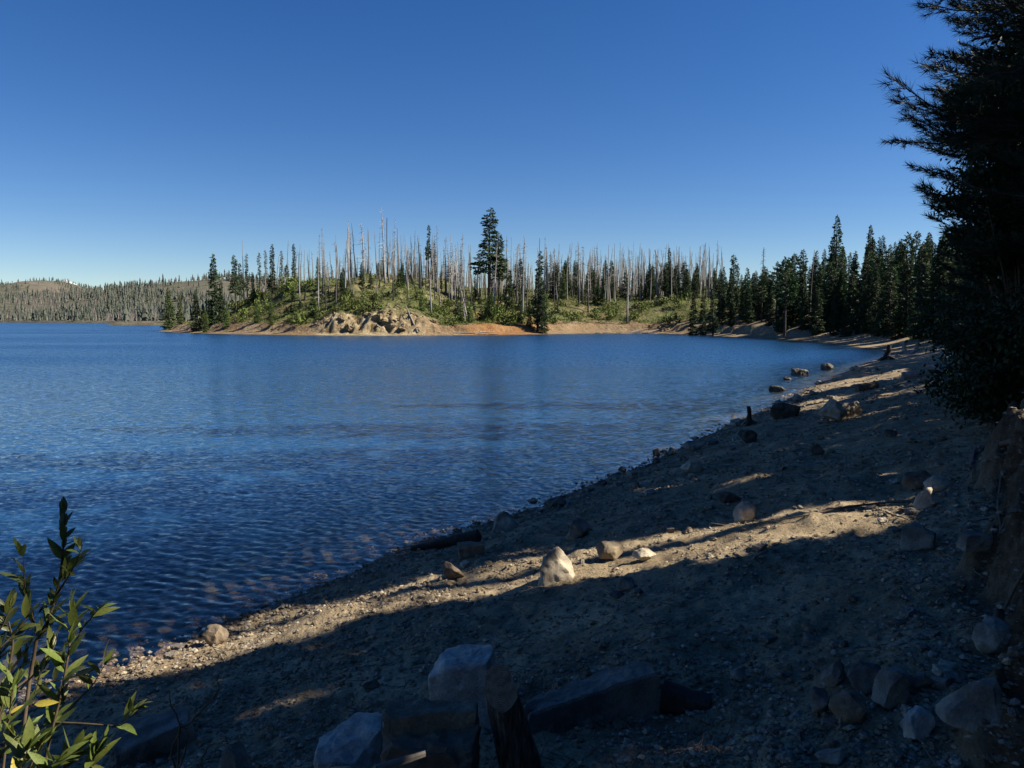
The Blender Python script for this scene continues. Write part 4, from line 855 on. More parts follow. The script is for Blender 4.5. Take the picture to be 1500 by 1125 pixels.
RK = [
    ('tall pointed pale boulder standing in the main sunlit band', 818, 856, 66, 54, 'wedge', 'rock_pale', 1, .8, 0, (0, 0)),
    ('dark brown blocky rock just beyond the pale pointed boulder', 895, 825, 58, 25, 'boulder', 'rock_brown', 2, .6, 8, (0, 6)),
    ('small pale stone beside the dark brown blocky rock', 945, 824, 36, 16, 'boulder', 'rock_pale', 3, .8, 0, (0, 0)),
    ('small dark angular rock in a trio on shaded dirt', 918, 868, 30, 18, 'boulder', 'rock_grey', 4, .8, 0, (0, 0)),
    ('flat dark stone in front of the trio rock', 908, 877, 26, 11, 'boulder', 'rock_dark', 5, .8, 0, (0, 0)),
    ('flat grey stone at the end of the trio', 934, 875, 22, 9, 'boulder', 'rock_grey', 6, .8, 0, (0, 0)),
    ('brown weathered rock at the water side of the sunlit band', 668, 853, 42, 30, 'boulder', 'rock_brown', 7, .9, 20, (0, 0)),
    ('long brown rock with pale shoulder near the waterline log', 690, 818, 42, 19, 'slab', 'rock_brown', 8, .6, 10, (0, 0)),
    ('grey angular boulder standing at the waterline', 742, 776, 42, 26, 'wedge', 'rock_grey', 9, .9, 0, (0, 0)),
    ('dark grey angular boulder lying inland of the waterline boulder', 845, 791, 50, 30, 'boulder', 'rock_grey', 10, .8, 30, (0, 10)),
    ('dark rounded rock half in the water', 817, 744, 36, 18, 'boulder', 'rock_dark', 11, .8, 0, (0, -12)),
    ('round pale boulder at the end of the thin branch', 1093, 768, 34, 28, 'round', 'rock_pale', 12, .9, 0, (0, 0)),
    ('rounded tan rock on top of the bank foot, sunlit', 1377, 722, 34, 18, 'round', 'rock_pale', 13, .7, 0, (0, 0)),
    ('angular cream rock with sharp lit faces at the bank foot', 1362, 742, 32, 26, 'wedge', 'rock_pale', 14, .8, 150, (0, 0)),
    ('dark rock behind the cream angular rock', 1350, 717, 40, 24, 'boulder', 'rock_brown', 15, .8, 0, (0, 0)),
    ('grey boulder sitting alone in the shade near the bank', 1353, 813, 54, 32, 'boulder', 'rock_grey', 16, .8, 0, (0, 0)),
    ('flat brick shaped grey stone near the bank foot', 1432, 820, 40, 19, 'block', 'rock_grey', 17, .6, 6, (0, 0)),
    ('round grey boulder near the foot of the bank', 1463, 960, 46, 38, 'round', 'rock_grey', 18, .9, 0, (0, 0)),
    ('large grey boulder leaning out of the bank', 1446, 1066, 78, 60, 'wedge', 'rock_grey', 19, .7, 160, (0, -14)),
    ('round brown boulder in the stone cluster', 1250, 1064, 46, 36, 'round', 'rock_brown', 20, .9, 0, (0, 0)),
    ('upright grey stone at the edge of the stone cluster', 1202, 1052, 32, 38, 'boulder', 'rock_grey', 21, .8, 0, (0, 0)),
    ('dark angular boulder at the back of the stone cluster', 1278, 1020, 48, 38, 'boulder', 'rock_dark', 22, .9, 0, (0, 0)),
    ('squared grey stone standing on its edge in the cluster', 1313, 1036, 44, 38, 'block', 'rock_grey', 23, .7, 15, (0, 14)),
    ('five sided blue grey rock in front of the cluster', 1347, 1084, 54, 36, 'boulder', 'rock_blue', 24, .8, 40, (0, 0)),
    ('small grey rock right behind the squared stone', 1352, 1016, 32, 22, 'boulder', 'rock_grey', 25, .8, 0, (0, 0)),
    ('grey faceted stone left of the dark angular boulder', 1226, 1007, 34, 28, 'boulder', 'rock_grey', 26, .8, 0, (0, 0)),
    ('flat pale grey stone half buried below the cluster', 1222, 1124, 40, 20, 'boulder', 'rock_grey', 27, .8, 0, (0, 0)),
    ('small brown stone wedged beside the round brown boulder', 1228, 1036, 20, 15, 'boulder', 'rock_brown', 28, .9, 0, (0, 0)),
    ('small flat grey rock alone on the open dirt', 1085, 1001, 28, 15, 'boulder', 'rock_grey', 29, .8, 0, (0, 0)),
    ('pale jumbled rock just above the waterline', 1016, 694, 36, 16, 'boulder', 'rock_pale', 30, .8, 0, (0, 0)),
    ('low dark rock on the edge of the water', 1020, 661, 40, 14, 'boulder', 'rock_grey', 31, .7, 0, (0, 0)),
    ('big dark boulder at the waterline beside the stump', 1151, 615, 46, 26, 'boulder', 'rock_dark', 32, .7, 0, (0, 0)),
    ('big pale boulder on the middle of the beach', 1222, 619, 44, 30, 'boulder', 'rock_pale', 33, .8, 0, (0, 0)),
    ('pale flat topped boulder leaning on the big pale one', 1243, 612, 30, 22, 'block', 'rock_grey', 34, .8, 10, (0, -14)),
    ('dark mound of rock below the waterline stump', 1098, 650, 34, 20, 'boulder', 'rock_dark', 35, .8, 0, (0, 0)),
    ('dark angular rock halfway up the beach', 1072, 738, 40, 18, 'boulder', 'rock_dark', 36, .8, 0, (0, 0)),
    ('small dark boulder alone below the thin light streak', 1198, 668, 24, 16, 'boulder', 'rock_dark', 37, .8, 0, (0, 0)),
    ('dark stone lying by the upper light streak', 1307, 643, 18, 12, 'boulder', 'rock_dark', 38, .8, 0, (0, 0)),
    ('pale rounded rock at the edge of the shallow water', 312, 947, 34, 24, 'round', 'rock_brown', 39, .8, 0, (0, 0)),
    ('flat dark stone lying on the shaded slope above the fire ring', 543, 1012, 24, 12, 'boulder', 'rock_dark', 40, .7, 25, (0, 0)),
    ('flat grey slab under the leafy shrub', 212, 1118, 90, 40, 'slab', 'rock_grey', 41, .8, 30, (0, -10)),
    ('dark wet boulder standing in the shallow water', 1141, 573, 20, 8, 'boulder', 'rock_dark', 42, .9, 0, (0, 0)),
    ('jagged dark rock standing out of the water', 1173, 549, 17, 7, 'slab', 'rock_dark', 43, .8, 0, (0, 0)),
    ('smallest dark rock out in the water', 1155, 556, 11, 4, 'boulder', 'rock_dark', 44, .8, 0, (0, 0)),
    ('rounded dark rock in the water near the driftwood', 1213, 541, 14, 8, 'round', 'rock_dark', 45, .8, 0, (0, 0)),
    ('lone dark stone standing in water off the beach', 912, 692, 13, 8, 'round', 'rock_dark', 46, .8, 0, (0, 0)),
    ('dark stone at the waterline, top of a small cluster', 963, 668, 15, 10, 'boulder', 'rock_dark', 47, .8, 0, (0, 0)),
    ('dark stone at the waterline, bottom of a small cluster', 961, 680, 13, 9, 'boulder', 'rock_dark', 48, .8, 0, (0, 0)),
    ('dark stone at the waterline, inland in a small cluster', 973, 667, 12, 8, 'boulder', 'rock_dark', 49, .8, 0, (0, 0)),
    ('grey boulder lying in the sand above the waterline', 884, 712, 14, 9, 'boulder', 'rock_dark', 50, .8, 0, (0, 0)),
]
for a in RK: rock_px(*a, group='rocks on the beach')

# foreground fire ring: blocks, slab, logs
def poly_rock(label, px, py, W, D, Hh, pts, matn, seed, rot=0, sink=.1, amp=.02, bev=.015, cat='rock', name='rock'):
    g = ground_at(px, py); me = rock_mesh('rock', np.array(pts, float) * np.array([W, D, Hh]), bev * .3, 7, amp * .95, matn, seed, 10.0, 8, (.88, .98))
    o = link(name, me, loc=(g.x, g.y, g.z - sink * Hh)); o.rotation_euler.z = R(rot)
    return tag(o, label, cat, 'stones and logs of the fire ring')
poly_rock('upright blue grey stone block with flat top beside the burnt log', 683, 1056, .46, .32, .50,
          [(-.48, -.5, 0), (.46, -.5, 0), (.5, .5, 0), (-.5, .5, 0), (-.5, -.42, .93), (-.12, -.46, .88), (.30, -.44, 1.0), (.40, .2, 1.04), (.30, .5, 1.02), (-.3, .45, .96)], 'rock_blue', 61)
bb = poly_rock('broken brown block with stepped top standing in the fire ring', 632, 1160, .50, .32, .50,
          [(-.46, -.5, 0), (.36, -.55, 0), (.5, .4, 0), (-.4, .5, 0), (-.5, -.42, .76), (-.46, .42, .80), (.46, -.45, .72), (.5, .42, .78), (.0, -.5, .74)], 'rock_brown', 62, amp=.03)
bb.name = 'broken_block'
ledge = link('upper_ledge', rock_mesh('upper_ledge', np.array([(-.49, -.2, .55), (-.44, .46, .55), (.47, .1, .55), (.49, .47, .55), (-.48, -.12, .98), (-.43, .44, 1.0), (-.1, .02, .97), (.46, .16, .93), (.48, .45, .95)]) * np.array([.50, .32, .50]), .005, 6, .02, 'rock_brown', 68, 10.0, 5, (.9, .98)), bb)
poly_rock('flat topped pale blue grey stone left of the broken block', 513, 1133, .37, .34, .34,
          [(-.45, -.5, 0), (.4, -.5, 0), (.5, .4, 0), (-.4, .5, 0), (-.5, -.5, .66), (.12, -.55, .60), (.5, -.05, .92), (.46, .5, 1.0), (.1, .52, .98), (-.46, .0, .74)], 'rock_blue', 63, rot=4)
poly_rock('long grey slab lying on the dirt beyond the fire ring', 868, 1050, .86, .20, .33,
          [(-.5, -.5, 0), (.5, -.5, .1), (.5, .5, .1), (-.5, .5, 0), (-.5, -.4, .42), (-.46, .5, .46), (.0, -.5, .68), (.44, -.5, 1.0), (.42, .5, 1.02), (.0, .5, .72)], 'rock_grey', 64, rot=12, amp=.02)
poly_rock('greenish grey rock between the burnt log and the long slab', 787, 1070, .20, .2, .24,
          [(-.5, -.5, 0), (.5, -.5, 0), (.5, .5, 0), (-.5, .5, 0), (-.4, -.3, .9), (.0, .2, 1.0), (.45, -.4, .42), (.4, .4, .5)], 'rock_grey', 65)
poly_rock('pointed grey wedge rock left of the flat topped stone', 343, 1152, .27, .22, .34,
          [(-.5, -.4, 0), (.5, -.5, 0), (.5, .5, 0), (-.5, .5, 0), (-.1, -.1, 1.0), (.12, .15, .98), (.42, -.1, .5), (-.35, .2, .45)], 'rock_grey', 66)
poly_rock('pale rounded rock at the near side of the fire ring', 490, 1180, .36, .2, .26,
          [(-.5, -.5, 0), (.5, -.5, 0), (.5, .5, 0), (-.5, .5, 0), (-.3, -.2, .92), (.3, -.1, 1.0), (.42, .3, .7), (-.42, .3, .75)], 'rock_pale', 67, amp=.02)
def log_obj(name, label, a, b, ra, rb, matn, endmat=None, seed=0, group=None, cat='log', wob=.06, oblique=None):
    r = np.random.default_rng(seed); a, b = np.array(a, float), np.array(b, float); L = np.linalg.norm(b - a); n = max(6, min(14, int(L / .08))); k = 18
    u = np.linspace(0, 1, n); T = (b - a) / L; up = np.array([0, 0, 1.0]) if abs(T[2]) < .9 else np.array([1.0, 0, 0]); A = np.cross(T, up); A /= np.linalg.norm(A); B = np.cross(T, A)
    th = np.arange(k) * 2 * np.pi / k; ph = r.uniform(0, 6, 6); 
    prof = 1 + wob * (np.sin(th * 2 + ph[0]) + .6 * np.sin(th * 3 + ph[1]) + .5 * np.sin(th * 5 + ph[2])); rad = (ra + (rb - ra) * u)
    V = []
    for i in range(n):
        j = 1 + r.normal(size=k) * wob * .35; c = a + (b - a) * u[i] + (A * r.normal() + B * r.normal()) * wob * .12 * rad[i]
        V.append(c + rad[i] * (prof * j)[:, None] * (A * np.cos(th)[:, None] + B * np.sin(th)[:, None]))
    V = np.array(V)
    if oblique is not None:
        ob = np.array(oblique)
        for q_ in (n - 1, n - 2, n - 3): V[q_] += T * (((V[q_] - (a + (b - a) * u[q_])) @ ob) * {0: 1, 1: .75, 2: .4}[n - 1 - q_])[:, None]
    mb = MB(); i = np.arange(n - 1)[:, None] * k; j = np.arange(k)[None]; j2 = (j + 1) % k
    mb.add(V.reshape(-1, 3), np.stack([i + j, i + j2, i + k + j2, i + k + j], -1).reshape(-1, 4))
    o0 = Vector(((a + b) / 2).tolist())
    e = link(name, None, loc=o0)
    def put(nm, mb_, m_, sm):
        me = mb_.mesh(nm, m_, sm); me.transform(Matrix.Translation(-o0)); return link(nm, me, e)
    put('bark', mb, M[matn], True)
    for q, (c, rg) in enumerate(((a, V[0]), (b, V[-1]))):
        m2 = MB(); inn = c + (rg - c) * .5; cc = c + (T if q else -T) * .004
        m2.add(np.vstack([rg, inn + (T if q else -T) * .003, cc]), np.vstack([np.stack([np.arange(k), (np.arange(k) + 1) % k, k + (np.arange(k) + 1) % k], -1), np.stack([np.arange(k), k + (np.arange(k) + 1) % k, k + np.arange(k)], -1), np.stack([k + np.arange(k), k + (np.arange(k) + 1) % k, np.full(k, 2 * k)], -1)]))
        put('cut_end', m2, M[endmat or matn], False)
    return tag(e, label, cat, group)
g = ground_at(770, 1135); tip = at(733, 1008, g.y + .02)
def end_grain():
    m, n, l, b = mat('end_grain'); tc = n.new('ShaderNodeTexCoord'); mp = N(n, 'ShaderNodeMapping'); mp.inputs['Location'].default_value = (-.47, -.5, -.52); l.new(tc.outputs['Generated'], mp.inputs[0])
    w = N(n, 'ShaderNodeTexWave', Scale=6.5, Distortion=2.2); w.wave_type = 'RINGS'; w.rings_direction = 'SPHERICAL'; w.inputs['Detail'].default_value = 3; l.new(mp.outputs[0], w.inputs['Vector'])
    nz = N(n, 'ShaderNodeTexNoise', Scale=5, Detail=6); l.new(mp.outputs[0], nz.inputs['Vector'])
    r1 = ramp(n, [(.2, (.10, .08, .055)), (.8, (.23, .185, .13))]); l.new(w.outputs['Fac'], r1.inputs[0]); r2 = ramp(n, [(.35, (.6, .57, .55)), (.6, (1.2, 1.15, 1.1))]); l.new(nz.outputs['Fac'], r2.inputs[0])
    mm = n.new('ShaderNodeMix'); mm.data_type = 'RGBA'; mm.blend_type = 'MULTIPLY'; mm.inputs[0].default_value = 1; l.new(r1.outputs[0], mm.inputs[6]); l.new(r2.outputs[0], mm.inputs[7]); l.new(mm.outputs[2], b.inputs['Base Color'])
    b.inputs['Roughness'].default_value = .9; bp = N(n, 'ShaderNodeBump', Strength=.5, Distance=.005); l.new(w.outputs['Fac'], bp.inputs['Height']); l.new(bp.outputs[0], b.inputs['Normal']); return m
M['end_grain'] = end_grain()
GR = 'stones and logs of the fire ring'
# leaning burnt log whose sawn end faces the viewer
td = Vector((-.22, -.12, .97)).normalized(); base = Vector(tip) - td * .62
log_obj('burnt_log', 'leaning charred log with sawn pale end in the fire ring', base, tip, .13, .088, 'char_grain', 'end_grain', 3, GR, wob=.08, oblique=(.1, .95, 0))
g = ground_at(1003, 1040); log_obj('burnt_log', 'short black charred log end beside the long slab', (g.x - .13, g.y + .05, g.z + .06), (g.x + .14, g.y - .06, g.z + .045), .085, .06, 'char', None, 4, GR, wob=.16)
a = at(548, 1128, 2.75); b = at(622, 1104, 2.9); log_obj('split_stick', 'pale split stick lying against the broken block', (a.x, a.y, a.z), (b.x, b.y, b.z), .016, .010, 'wood_grey', None, 5, GR, 'stick', .15)
# waterline log and other driftwood
GD = 'driftwood along the beach'
def log_px(name, label, p1, p2, r1, r2, matn, seed, lift=.6, cat='log'):
    a, b = ground_at(*p1), ground_at(*p2); a.z = max(a.z, -.02) + r1 * lift; b.z = max(b.z, -.02) + r2 * lift
    return log_obj(name, label, a, b, r1, r2, matn, None, seed, GD, cat)
log_px('driftwood_log', 'dark wet log running from the beach into the water', (702, 792), (603, 806), .13, .045, 'char', 11)
log_px('driftwood_log', 'grey driftwood log lying near the bank bushes', (1322, 556), (1362, 549), .22, .16, 'wood_grey', 12)
log_px('driftwood_log', 'slim bleached driftwood log across the far beach', (1334, 530), (1368, 524), .12, .08, 'wood_grey', 13)
log_px('driftwood_log', 'brown half buried log on the middle beach', (1255, 574), (1285, 568), .2, .17, 'root', 14)
for q, (p1, p2) in enumerate([((1362, 548), (1392, 536)), ((1370, 553), (1398, 548)), ((1366, 540), (1384, 552)), ((1380, 557), (1396, 540)), ((1352, 543), (1378, 541))]):
    log_px('driftwood_branch', ['bleached branch at the top of the driftwood pile', 'bleached branch at the bottom of the driftwood pile', 'crossing pale branch in the driftwood pile', 'steep pale branch in the driftwood pile', 'pale branch reaching from the driftwood pile towards the beach'][q], p1, p2, .07, .04, 'wood_grey', 20 + q, 1.5 + q * .5, 'branch')
def stump(label, px, py, h_px, w_px, seed, matn='char', lean=0):
    g = ground_at(px, py); s = (g - Vector((0, 0, HC))).length / F; r = np.random.default_rng(seed); mb = MB(); H, W = h_px * s, w_px * s
    zz = np.array([-.15, .0, .12, .3, .6, .85, 1.0]); rad = np.array([1.5, 1.3, .95, .62, .5, .48, .4]) * W * .5
    mb.tube(np.stack([lean * H * zz + r.normal(size=7) * .02 * H, r.normal(size=7) * .02 * H, zz * H], 1), rad, 9)
    rt = MB()
    for q in range(5):
        a = q * 1.26 + r.uniform(-.3, .3); l = W * r.uniform(.8, 1.6); rt.tube([(0, 0, .22 * H), (math.cos(a) * l * .6, math.sin(a) * l * .6, .08 * H), (math.cos(a) * l, math.sin(a) * l, -.05 * H)], [.2 * W, .13 * W, .04 * W], 5)
    e = link('stump', None, loc=g); link('trunk', mb.mesh('stump_trunk', M[matn], True), e); link('roots', rt.mesh('stump_roots', M[matn], True), e)
    return tag(e, label, 'stump', 'old stumps on the beach')
stump('black upright stump post at the waterline', 1099, 622, 26, 12, 1, 'char', -.12)
stump('dark rooted stump at the far end of the beach', 1299, 527, 20, 12, 2, 'char', .1)
stump('grey rooted stump beside the driftwood at the far beach', 1326, 519, 16, 11, 3, 'wood_grey', -.2)
stump('small grey stump near the bank bushes', 1341, 516, 12, 9, 4, 'wood_grey', .15)
# thin branch across the sunlit band, bank roots
def stick(name, label, pts, r0, r1, matn, cat, group=None, seed=0):
    pts = np.array(pts, float); o = pts[0].copy(); mb = MB(); n = 22; u = np.linspace(0, 1, n); t = np.linspace(0, 1, len(pts)); P = np.stack([np.interp(u, t, pts[:, c]) for c in range(3)], 1)
    r = np.random.default_rng(seed); P[1:-1] += np.cumsum(r.normal(size=(n - 2, 3)) * .006, 0) * np.array([1, 1, .4]); mb.tube(P - o, r0 + (r1 - r0) * u, 7)
    e = link(name, mb.mesh(name, M[matn], True), loc=o); return tag(e, label, cat, group)
def on_ground(p, up): g = ground_at(*p); return (g.x, g.y, g.z + up)
stick('fallen_branch', 'long thin dark branch lying across the sunlit dirt', [on_ground(p, .02) for p in ((1345, 735), (1290, 740), (1240, 746), (1180, 757), (1112, 770))], .018, .006, 'root', 'branch', GD, 1)
stick('fallen_branch', 'short twisted twig on the lit dirt near the bank', [on_ground(p, .02) for p in ((1298, 752), (1312, 758), (1330, 764))], .013, .006, 'root', 'branch', GD, 2)
stick('fallen_branch', 'curved twig lying on the stony dirt below the bank', [on_ground(p, .015) for p in ((1395, 835), (1420, 836), (1445, 850))], .012, .005, 'root', 'branch', GD, 3)
RG = 'roots hanging from the eroded bank'
def rel(px, py, dep): p = at(px, py, dep); return (p.x, p.y, p.z)
stick('tree_root', 'pale root running along the top edge of the eroded bank', [on_ground(p, .02) for p in ((1500, 646), (1465, 652), (1443, 655), (1428, 662))], .035, .02, 'root', 'root', RG, 4)
stick('tree_root', 'long root hanging down the face of the eroded bank', [on_ground(p, .02) for p in ((1428, 662), (1422, 690), (1421, 715), (1430, 745))], .028, .012, 'root', 'root', RG, 5)
stick('tree_root', 'forked thin root lower on the bank face', [on_ground(p, .012) for p in ((1468, 690), (1464, 735), (1470, 760), (1466, 785))], .016, .006, 'root', 'root', RG, 6)
r_ = random.Random(17); LABR = ['thin', 'thick', 'crooked', 'short', 'forked looking', 'pale', 'long thin', 'dark', 'bent', 'stubby']
for q in range(10):
    s0 = 4.0 + q * .95; o_ = np.array([-2.75, 11.5]); al, nd_ = np.array([.544, .84]), np.array([.84, -.544]); base_ = al * (s0) + nd_ * 0
    off = 8.45 - float(sdf(np.array([base_[0]]), np.array([base_[1]]))[0]); P_ = []
    for k in range(5):
        p_ = base_ + nd_ * (off + .65 - k * .22) + al * r_.uniform(-.08, .08); P_.append((p_[0], p_[1], gz(p_[0], p_[1], True) + .015))
    stick('tree_root', LABR[q] + ' root crossing the crumbling earth of the bank', P_, r_.uniform(.01, .022), .005, 'root', 'root', RG, 60 + q)
# far shore driftwood
FG = 'driftwood on the far shore'
stick('leaning_dead_trunk', 'pale dead trunk leaning down the eroded cliff of the headland', [(lambda v: (v.x, v.y, v.z))(at(594, 447, 201)), (lambda v: (v.x, v.y, v.z))(at(612, 487, 196.5))], .1, .28, 'wood_grey', 'dead tree', None, 7)
for q in range(16):
    px = random.choice([random.uniform(655, 705), random.uniform(840, 985), random.uniform(850, 960)]); py = random.uniform(486.5, 490); g = ground_at(px, py, 100, 300); l = random.uniform(1.5, 6); a = random.uniform(-.5, .5)
    stick('driftwood_log', 'bleached driftwood log lying on the far shore of the headland', [(g.x, g.y, g.z + .15), (g.x + l * math.cos(a), g.y + l * math.sin(a), gz(g.x + l * math.cos(a), g.y + l * math.sin(a)) + .25)], .18, .08, 'wood_grey', 'log', FG, 40 + q)

# loose stones and pebbles
STONE = []; SW = []
for k in range(14):
    m_ = ['rock_grey', 'rock_brown', 'rock_grey', 'rock_pale', 'rock_grey', 'rock_pale', 'rock_brown'][k % 7]
    SW.append({'rock_grey': 'grey', 'rock_brown': 'brown', 'rock_pale': 'pale'}[m_] + ' ' + ['angular', 'rounded', 'angular', 'blocky'][k % 4])
    STONE.append(rock_mesh('stone', rock_pts(['boulder', 'round', 'boulder', 'block'][k % 4], 800 + k) * np.array([1, .8, .62]), .03, 2, .09, m_, 800 + k, 2.5, 4))
def strew(n, region, size, label, group, seed):
    r = random.Random(seed); c = 0
    while c < n:
        px, py = r.uniform(region[0], region[2]), r.uniform(region[1], region[3])
        g = ground_at(px, py, 1.5, 90)
        if g.z < -.05 or g.y > 85: continue
        w = r.uniform(*size) * (g - Vector((0, 0, HC))).length / F
        kk = r.randrange(14); o = link('stone', STONE[kk], loc=(g.x, g.y, g.z + .12 * w)); o.scale = (w, w * r.uniform(.8, 1.2), w * r.uniform(.7, 1.15)); o.rotation_euler = (r.uniform(-.25, .25), r.uniform(-.25, .25), r.uniform(0, 6.28))
        tag(o, label.replace('small', ('tiny ' if w < .05 else 'small ' if w < .1 else 'fist sized ' if w < .18 else 'large ') + SW[kk]), 'stone', group); c += 1
strew(70, (1120, 860, 1500, 1120), (9, 24), 'small stone in the rubble below the eroded bank', 'stones below the bank', 1)
strew(26, (1290, 640, 1500, 860), (8, 18), 'small stone lying by the foot of the eroded bank', 'stones at the bank foot', 2)
strew(34, (560, 880, 1120, 1060), (6, 15), 'small stone on the open shaded dirt', 'stones on the shaded dirt', 3)
strew(44, (600, 700, 1300, 860), (7, 17), 'small stone on the dirt of the sunlit band and around', 'stones around the sunlit band', 4)
strew(44, (950, 560, 1380, 700), (5, 14), 'small stone strewn on the far part of the beach', 'stones on the far beach', 5)
r_ = random.Random(6)
for q in range(64):   # along the waterline
    t = r_.random(); k = min(int(t * 11), 10); f = t * 11 - k; p1, p2 = shore_px[k], shore_px[k + 1]
    px = p1[0] + (p2[0] - p1[0]) * f + r_.uniform(-4, 10); py = p1[1] + (p2[1] - p1[1]) * f + r_.uniform(-3, 16)
    g = ground_at(px, py, 1.5, 90); w = r_.uniform(6, 19) * (g - Vector((0, 0, HC))).length / F
    kk = r_.randrange(14); o = link('stone', STONE[kk], loc=(g.x, g.y, g.z + .1 * w)); o.scale = (w, w * .9, w * .8); o.rotation_euler.z = r_.uniform(0, 6.28)
    tag(o, ('small ' if w < .15 else 'large ') + SW[kk] + ' stone washed by the water along the shoreline', 'stone', 'stones along the waterline')
CLIFFR = [rock_mesh('cliff_rock', rock_pts(['boulder', 'block', 'boulder', 'wedge'][k], 850 + k), .02, 3, .11, 'rock_cliff', 850 + k, 3.0, 9) for k in range(4)]
r_ = random.Random(8); cnt = 0
while cnt < 40:
    x = r_.uniform(-51, -18); y = r_.uniform(195, 208); d = float(sdf(np.array([x]), np.array([y]))[0])
    if d < 3.5 or d > 11: continue
    w = r_.uniform(.8, 2.8); kk = r_.randrange(4); o = link('cliff_rock', CLIFFR[kk], loc=(x, y, gz(x, y, True) - .06 * w)); o.scale = (w, w * .9, w * .8); o.rotation_euler = (r_.uniform(-.5, .5), r_.uniform(-.5, .5), r_.uniform(0, 6.28))
    tag(o, ('big ' if w > 1.5 else 'small ') + ['jagged', 'squared', 'angular', 'wedge shaped'][kk] + ' ochre rock breaking out of the eroded cliff', 'rock', 'rocks of the eroded cliff'); cnt += 1
def debris():
    r = np.random.default_rng(93); n = 5200; a = r.uniform(-40, 37, n) * math.pi / 180; rad = np.exp(r.uniform(math.log(2.2), math.log(26), n)); x = rad * np.sin(a); y = rad * np.cos(a)
    z, d, *_ = terrain(x, y, True); k = (d > .2) & (d < 10) & (r.random(n) < .25 + .9 * ss(.45, .65, fbm(x * .7, y * .7, 3, 97)) + .8 * np.exp(-((d - 1.3) / .35) ** 2)); x, y, z, rad = x[k], y[k], z[k], rad[k]; n = len(x); mb = MB()
    th = r.uniform(0, 3.14, n); L = r.uniform(.03, .16, n) * (1 + rad / 14); D = np.stack([np.cos(th) * L, np.sin(th) * L, r.normal(size=n) * .12 * L], 1); W = np.stack([-np.sin(th), np.cos(th), 0 * th], 1) * (.002 + .00035 * rad)[:, None]
    P = np.stack([x, y, z + .012], 1); up = np.array([0, 0, 1.0]) * (.003 + .0004 * rad)[:, None]
    V = np.stack([P - W, P + W, P + up, P + D - W * .6, P + D + W * .6, P + D + up * .7], 1).reshape(-1, 3); b = np.arange(n)[:, None, None] * 6
    mb.add(V, (b + np.array([(0, 3, 5, 2), (2, 5, 4, 1), (1, 4, 3, 0)])[None]).reshape(-1, 4))
    tag(link('twig_debris', mb.mesh('twig_debris', M['root'])), 'fine twigs and needles littering the beach dirt', 'debris', kind='stuff')
debris()
def pebbles():
    r = np.random.default_rng(90); n = 115000
    a = r.uniform(-40, 37, n) * math.pi / 180; rad = np.exp(r.uniform(math.log(2.2), math.log(48), n)); x = rad * np.sin(a); y = rad * np.cos(a)
    z, d, *_ = terrain(x, y, True); dens = ss(.30, .62, fbm(x * .8, y * .8, 3, 95)) + 1.2 * np.exp(-((d - .5) / .7) ** 2) + 1.3 * np.exp(-((d - 8.6) / .7) ** 2)
    k = (d > -.7) & (d < 10) & (r.random(n) < .18 + dens); x, y, z, rad, d = x[k], y[k], z[k], rad[k], d[k]; n = len(x)
    s = (.004 + .015 * r.random(n) ** 3.2) * (1 + rad / 9) + .012 * np.exp(-((d - .4) / .6) ** 2) * r.random(n)
    O = np.array([(1, 0, 0), (-1, 0, 0), (0, 1, 0), (0, -1, 0), (0, 0, 1), (0, 0, -1), (.62, .62, .45), (-.6, .65, .4), (.6, -.65, .4), (-.62, -.6, .45)], float)
    T = np.array([(0, 6, 4), (6, 2, 4), (2, 7, 4), (7, 1, 4), (1, 9, 4), (9, 3, 4), (3, 8, 4), (8, 0, 4), (0, 2, 6), (2, 1, 7), (1, 3, 9), (3, 0, 8)])
    V = O[None] * r.uniform(.75, 1.25, (n, 10, 1)); th = r.uniform(0, 6.28, n); c, s_n = np.cos(th)[:, None], np.sin(th)[:, None]; el = r.uniform(.6, 1.0, n)[:, None]
    X = V[..., 0] * c - V[..., 1] * el * s_n; Y = V[..., 0] * s_n + V[..., 1] * el * c; V = np.stack([X, Y, V[..., 2] * r.uniform(.45, .9, n)[:, None]], -1) * s[:, None, None] + np.stack([x, y, z + s * .25], 1)[:, None]
    tint = r.random(n)
    for nm, lo, hi, m_ in (('gravel', 0, .6, 'gravel_brown'), ('gravel', .6, .88, 'gravel_grey'), ('gravel', .88, 1.01, 'gravel_pale')):
        k = (tint >= lo) & (tint < hi); nn = k.sum(); me = mesh_from('gravel', V[k].reshape(-1, 3), [(np.arange(nn)[:, None, None] * 10 + T[None]).reshape(-1, 3)], [M[m_]], smooth=False)
        tag(link(nm, me), {'gravel_brown': 'fine brown gravel scattered over the beach', 'gravel_grey': 'fine grey gravel scattered over the beach', 'gravel_pale': 'fine pale gravel scattered over the beach'}[m_], 'gravel', kind='stuff')
    print('pebbles', n)
pebbles()

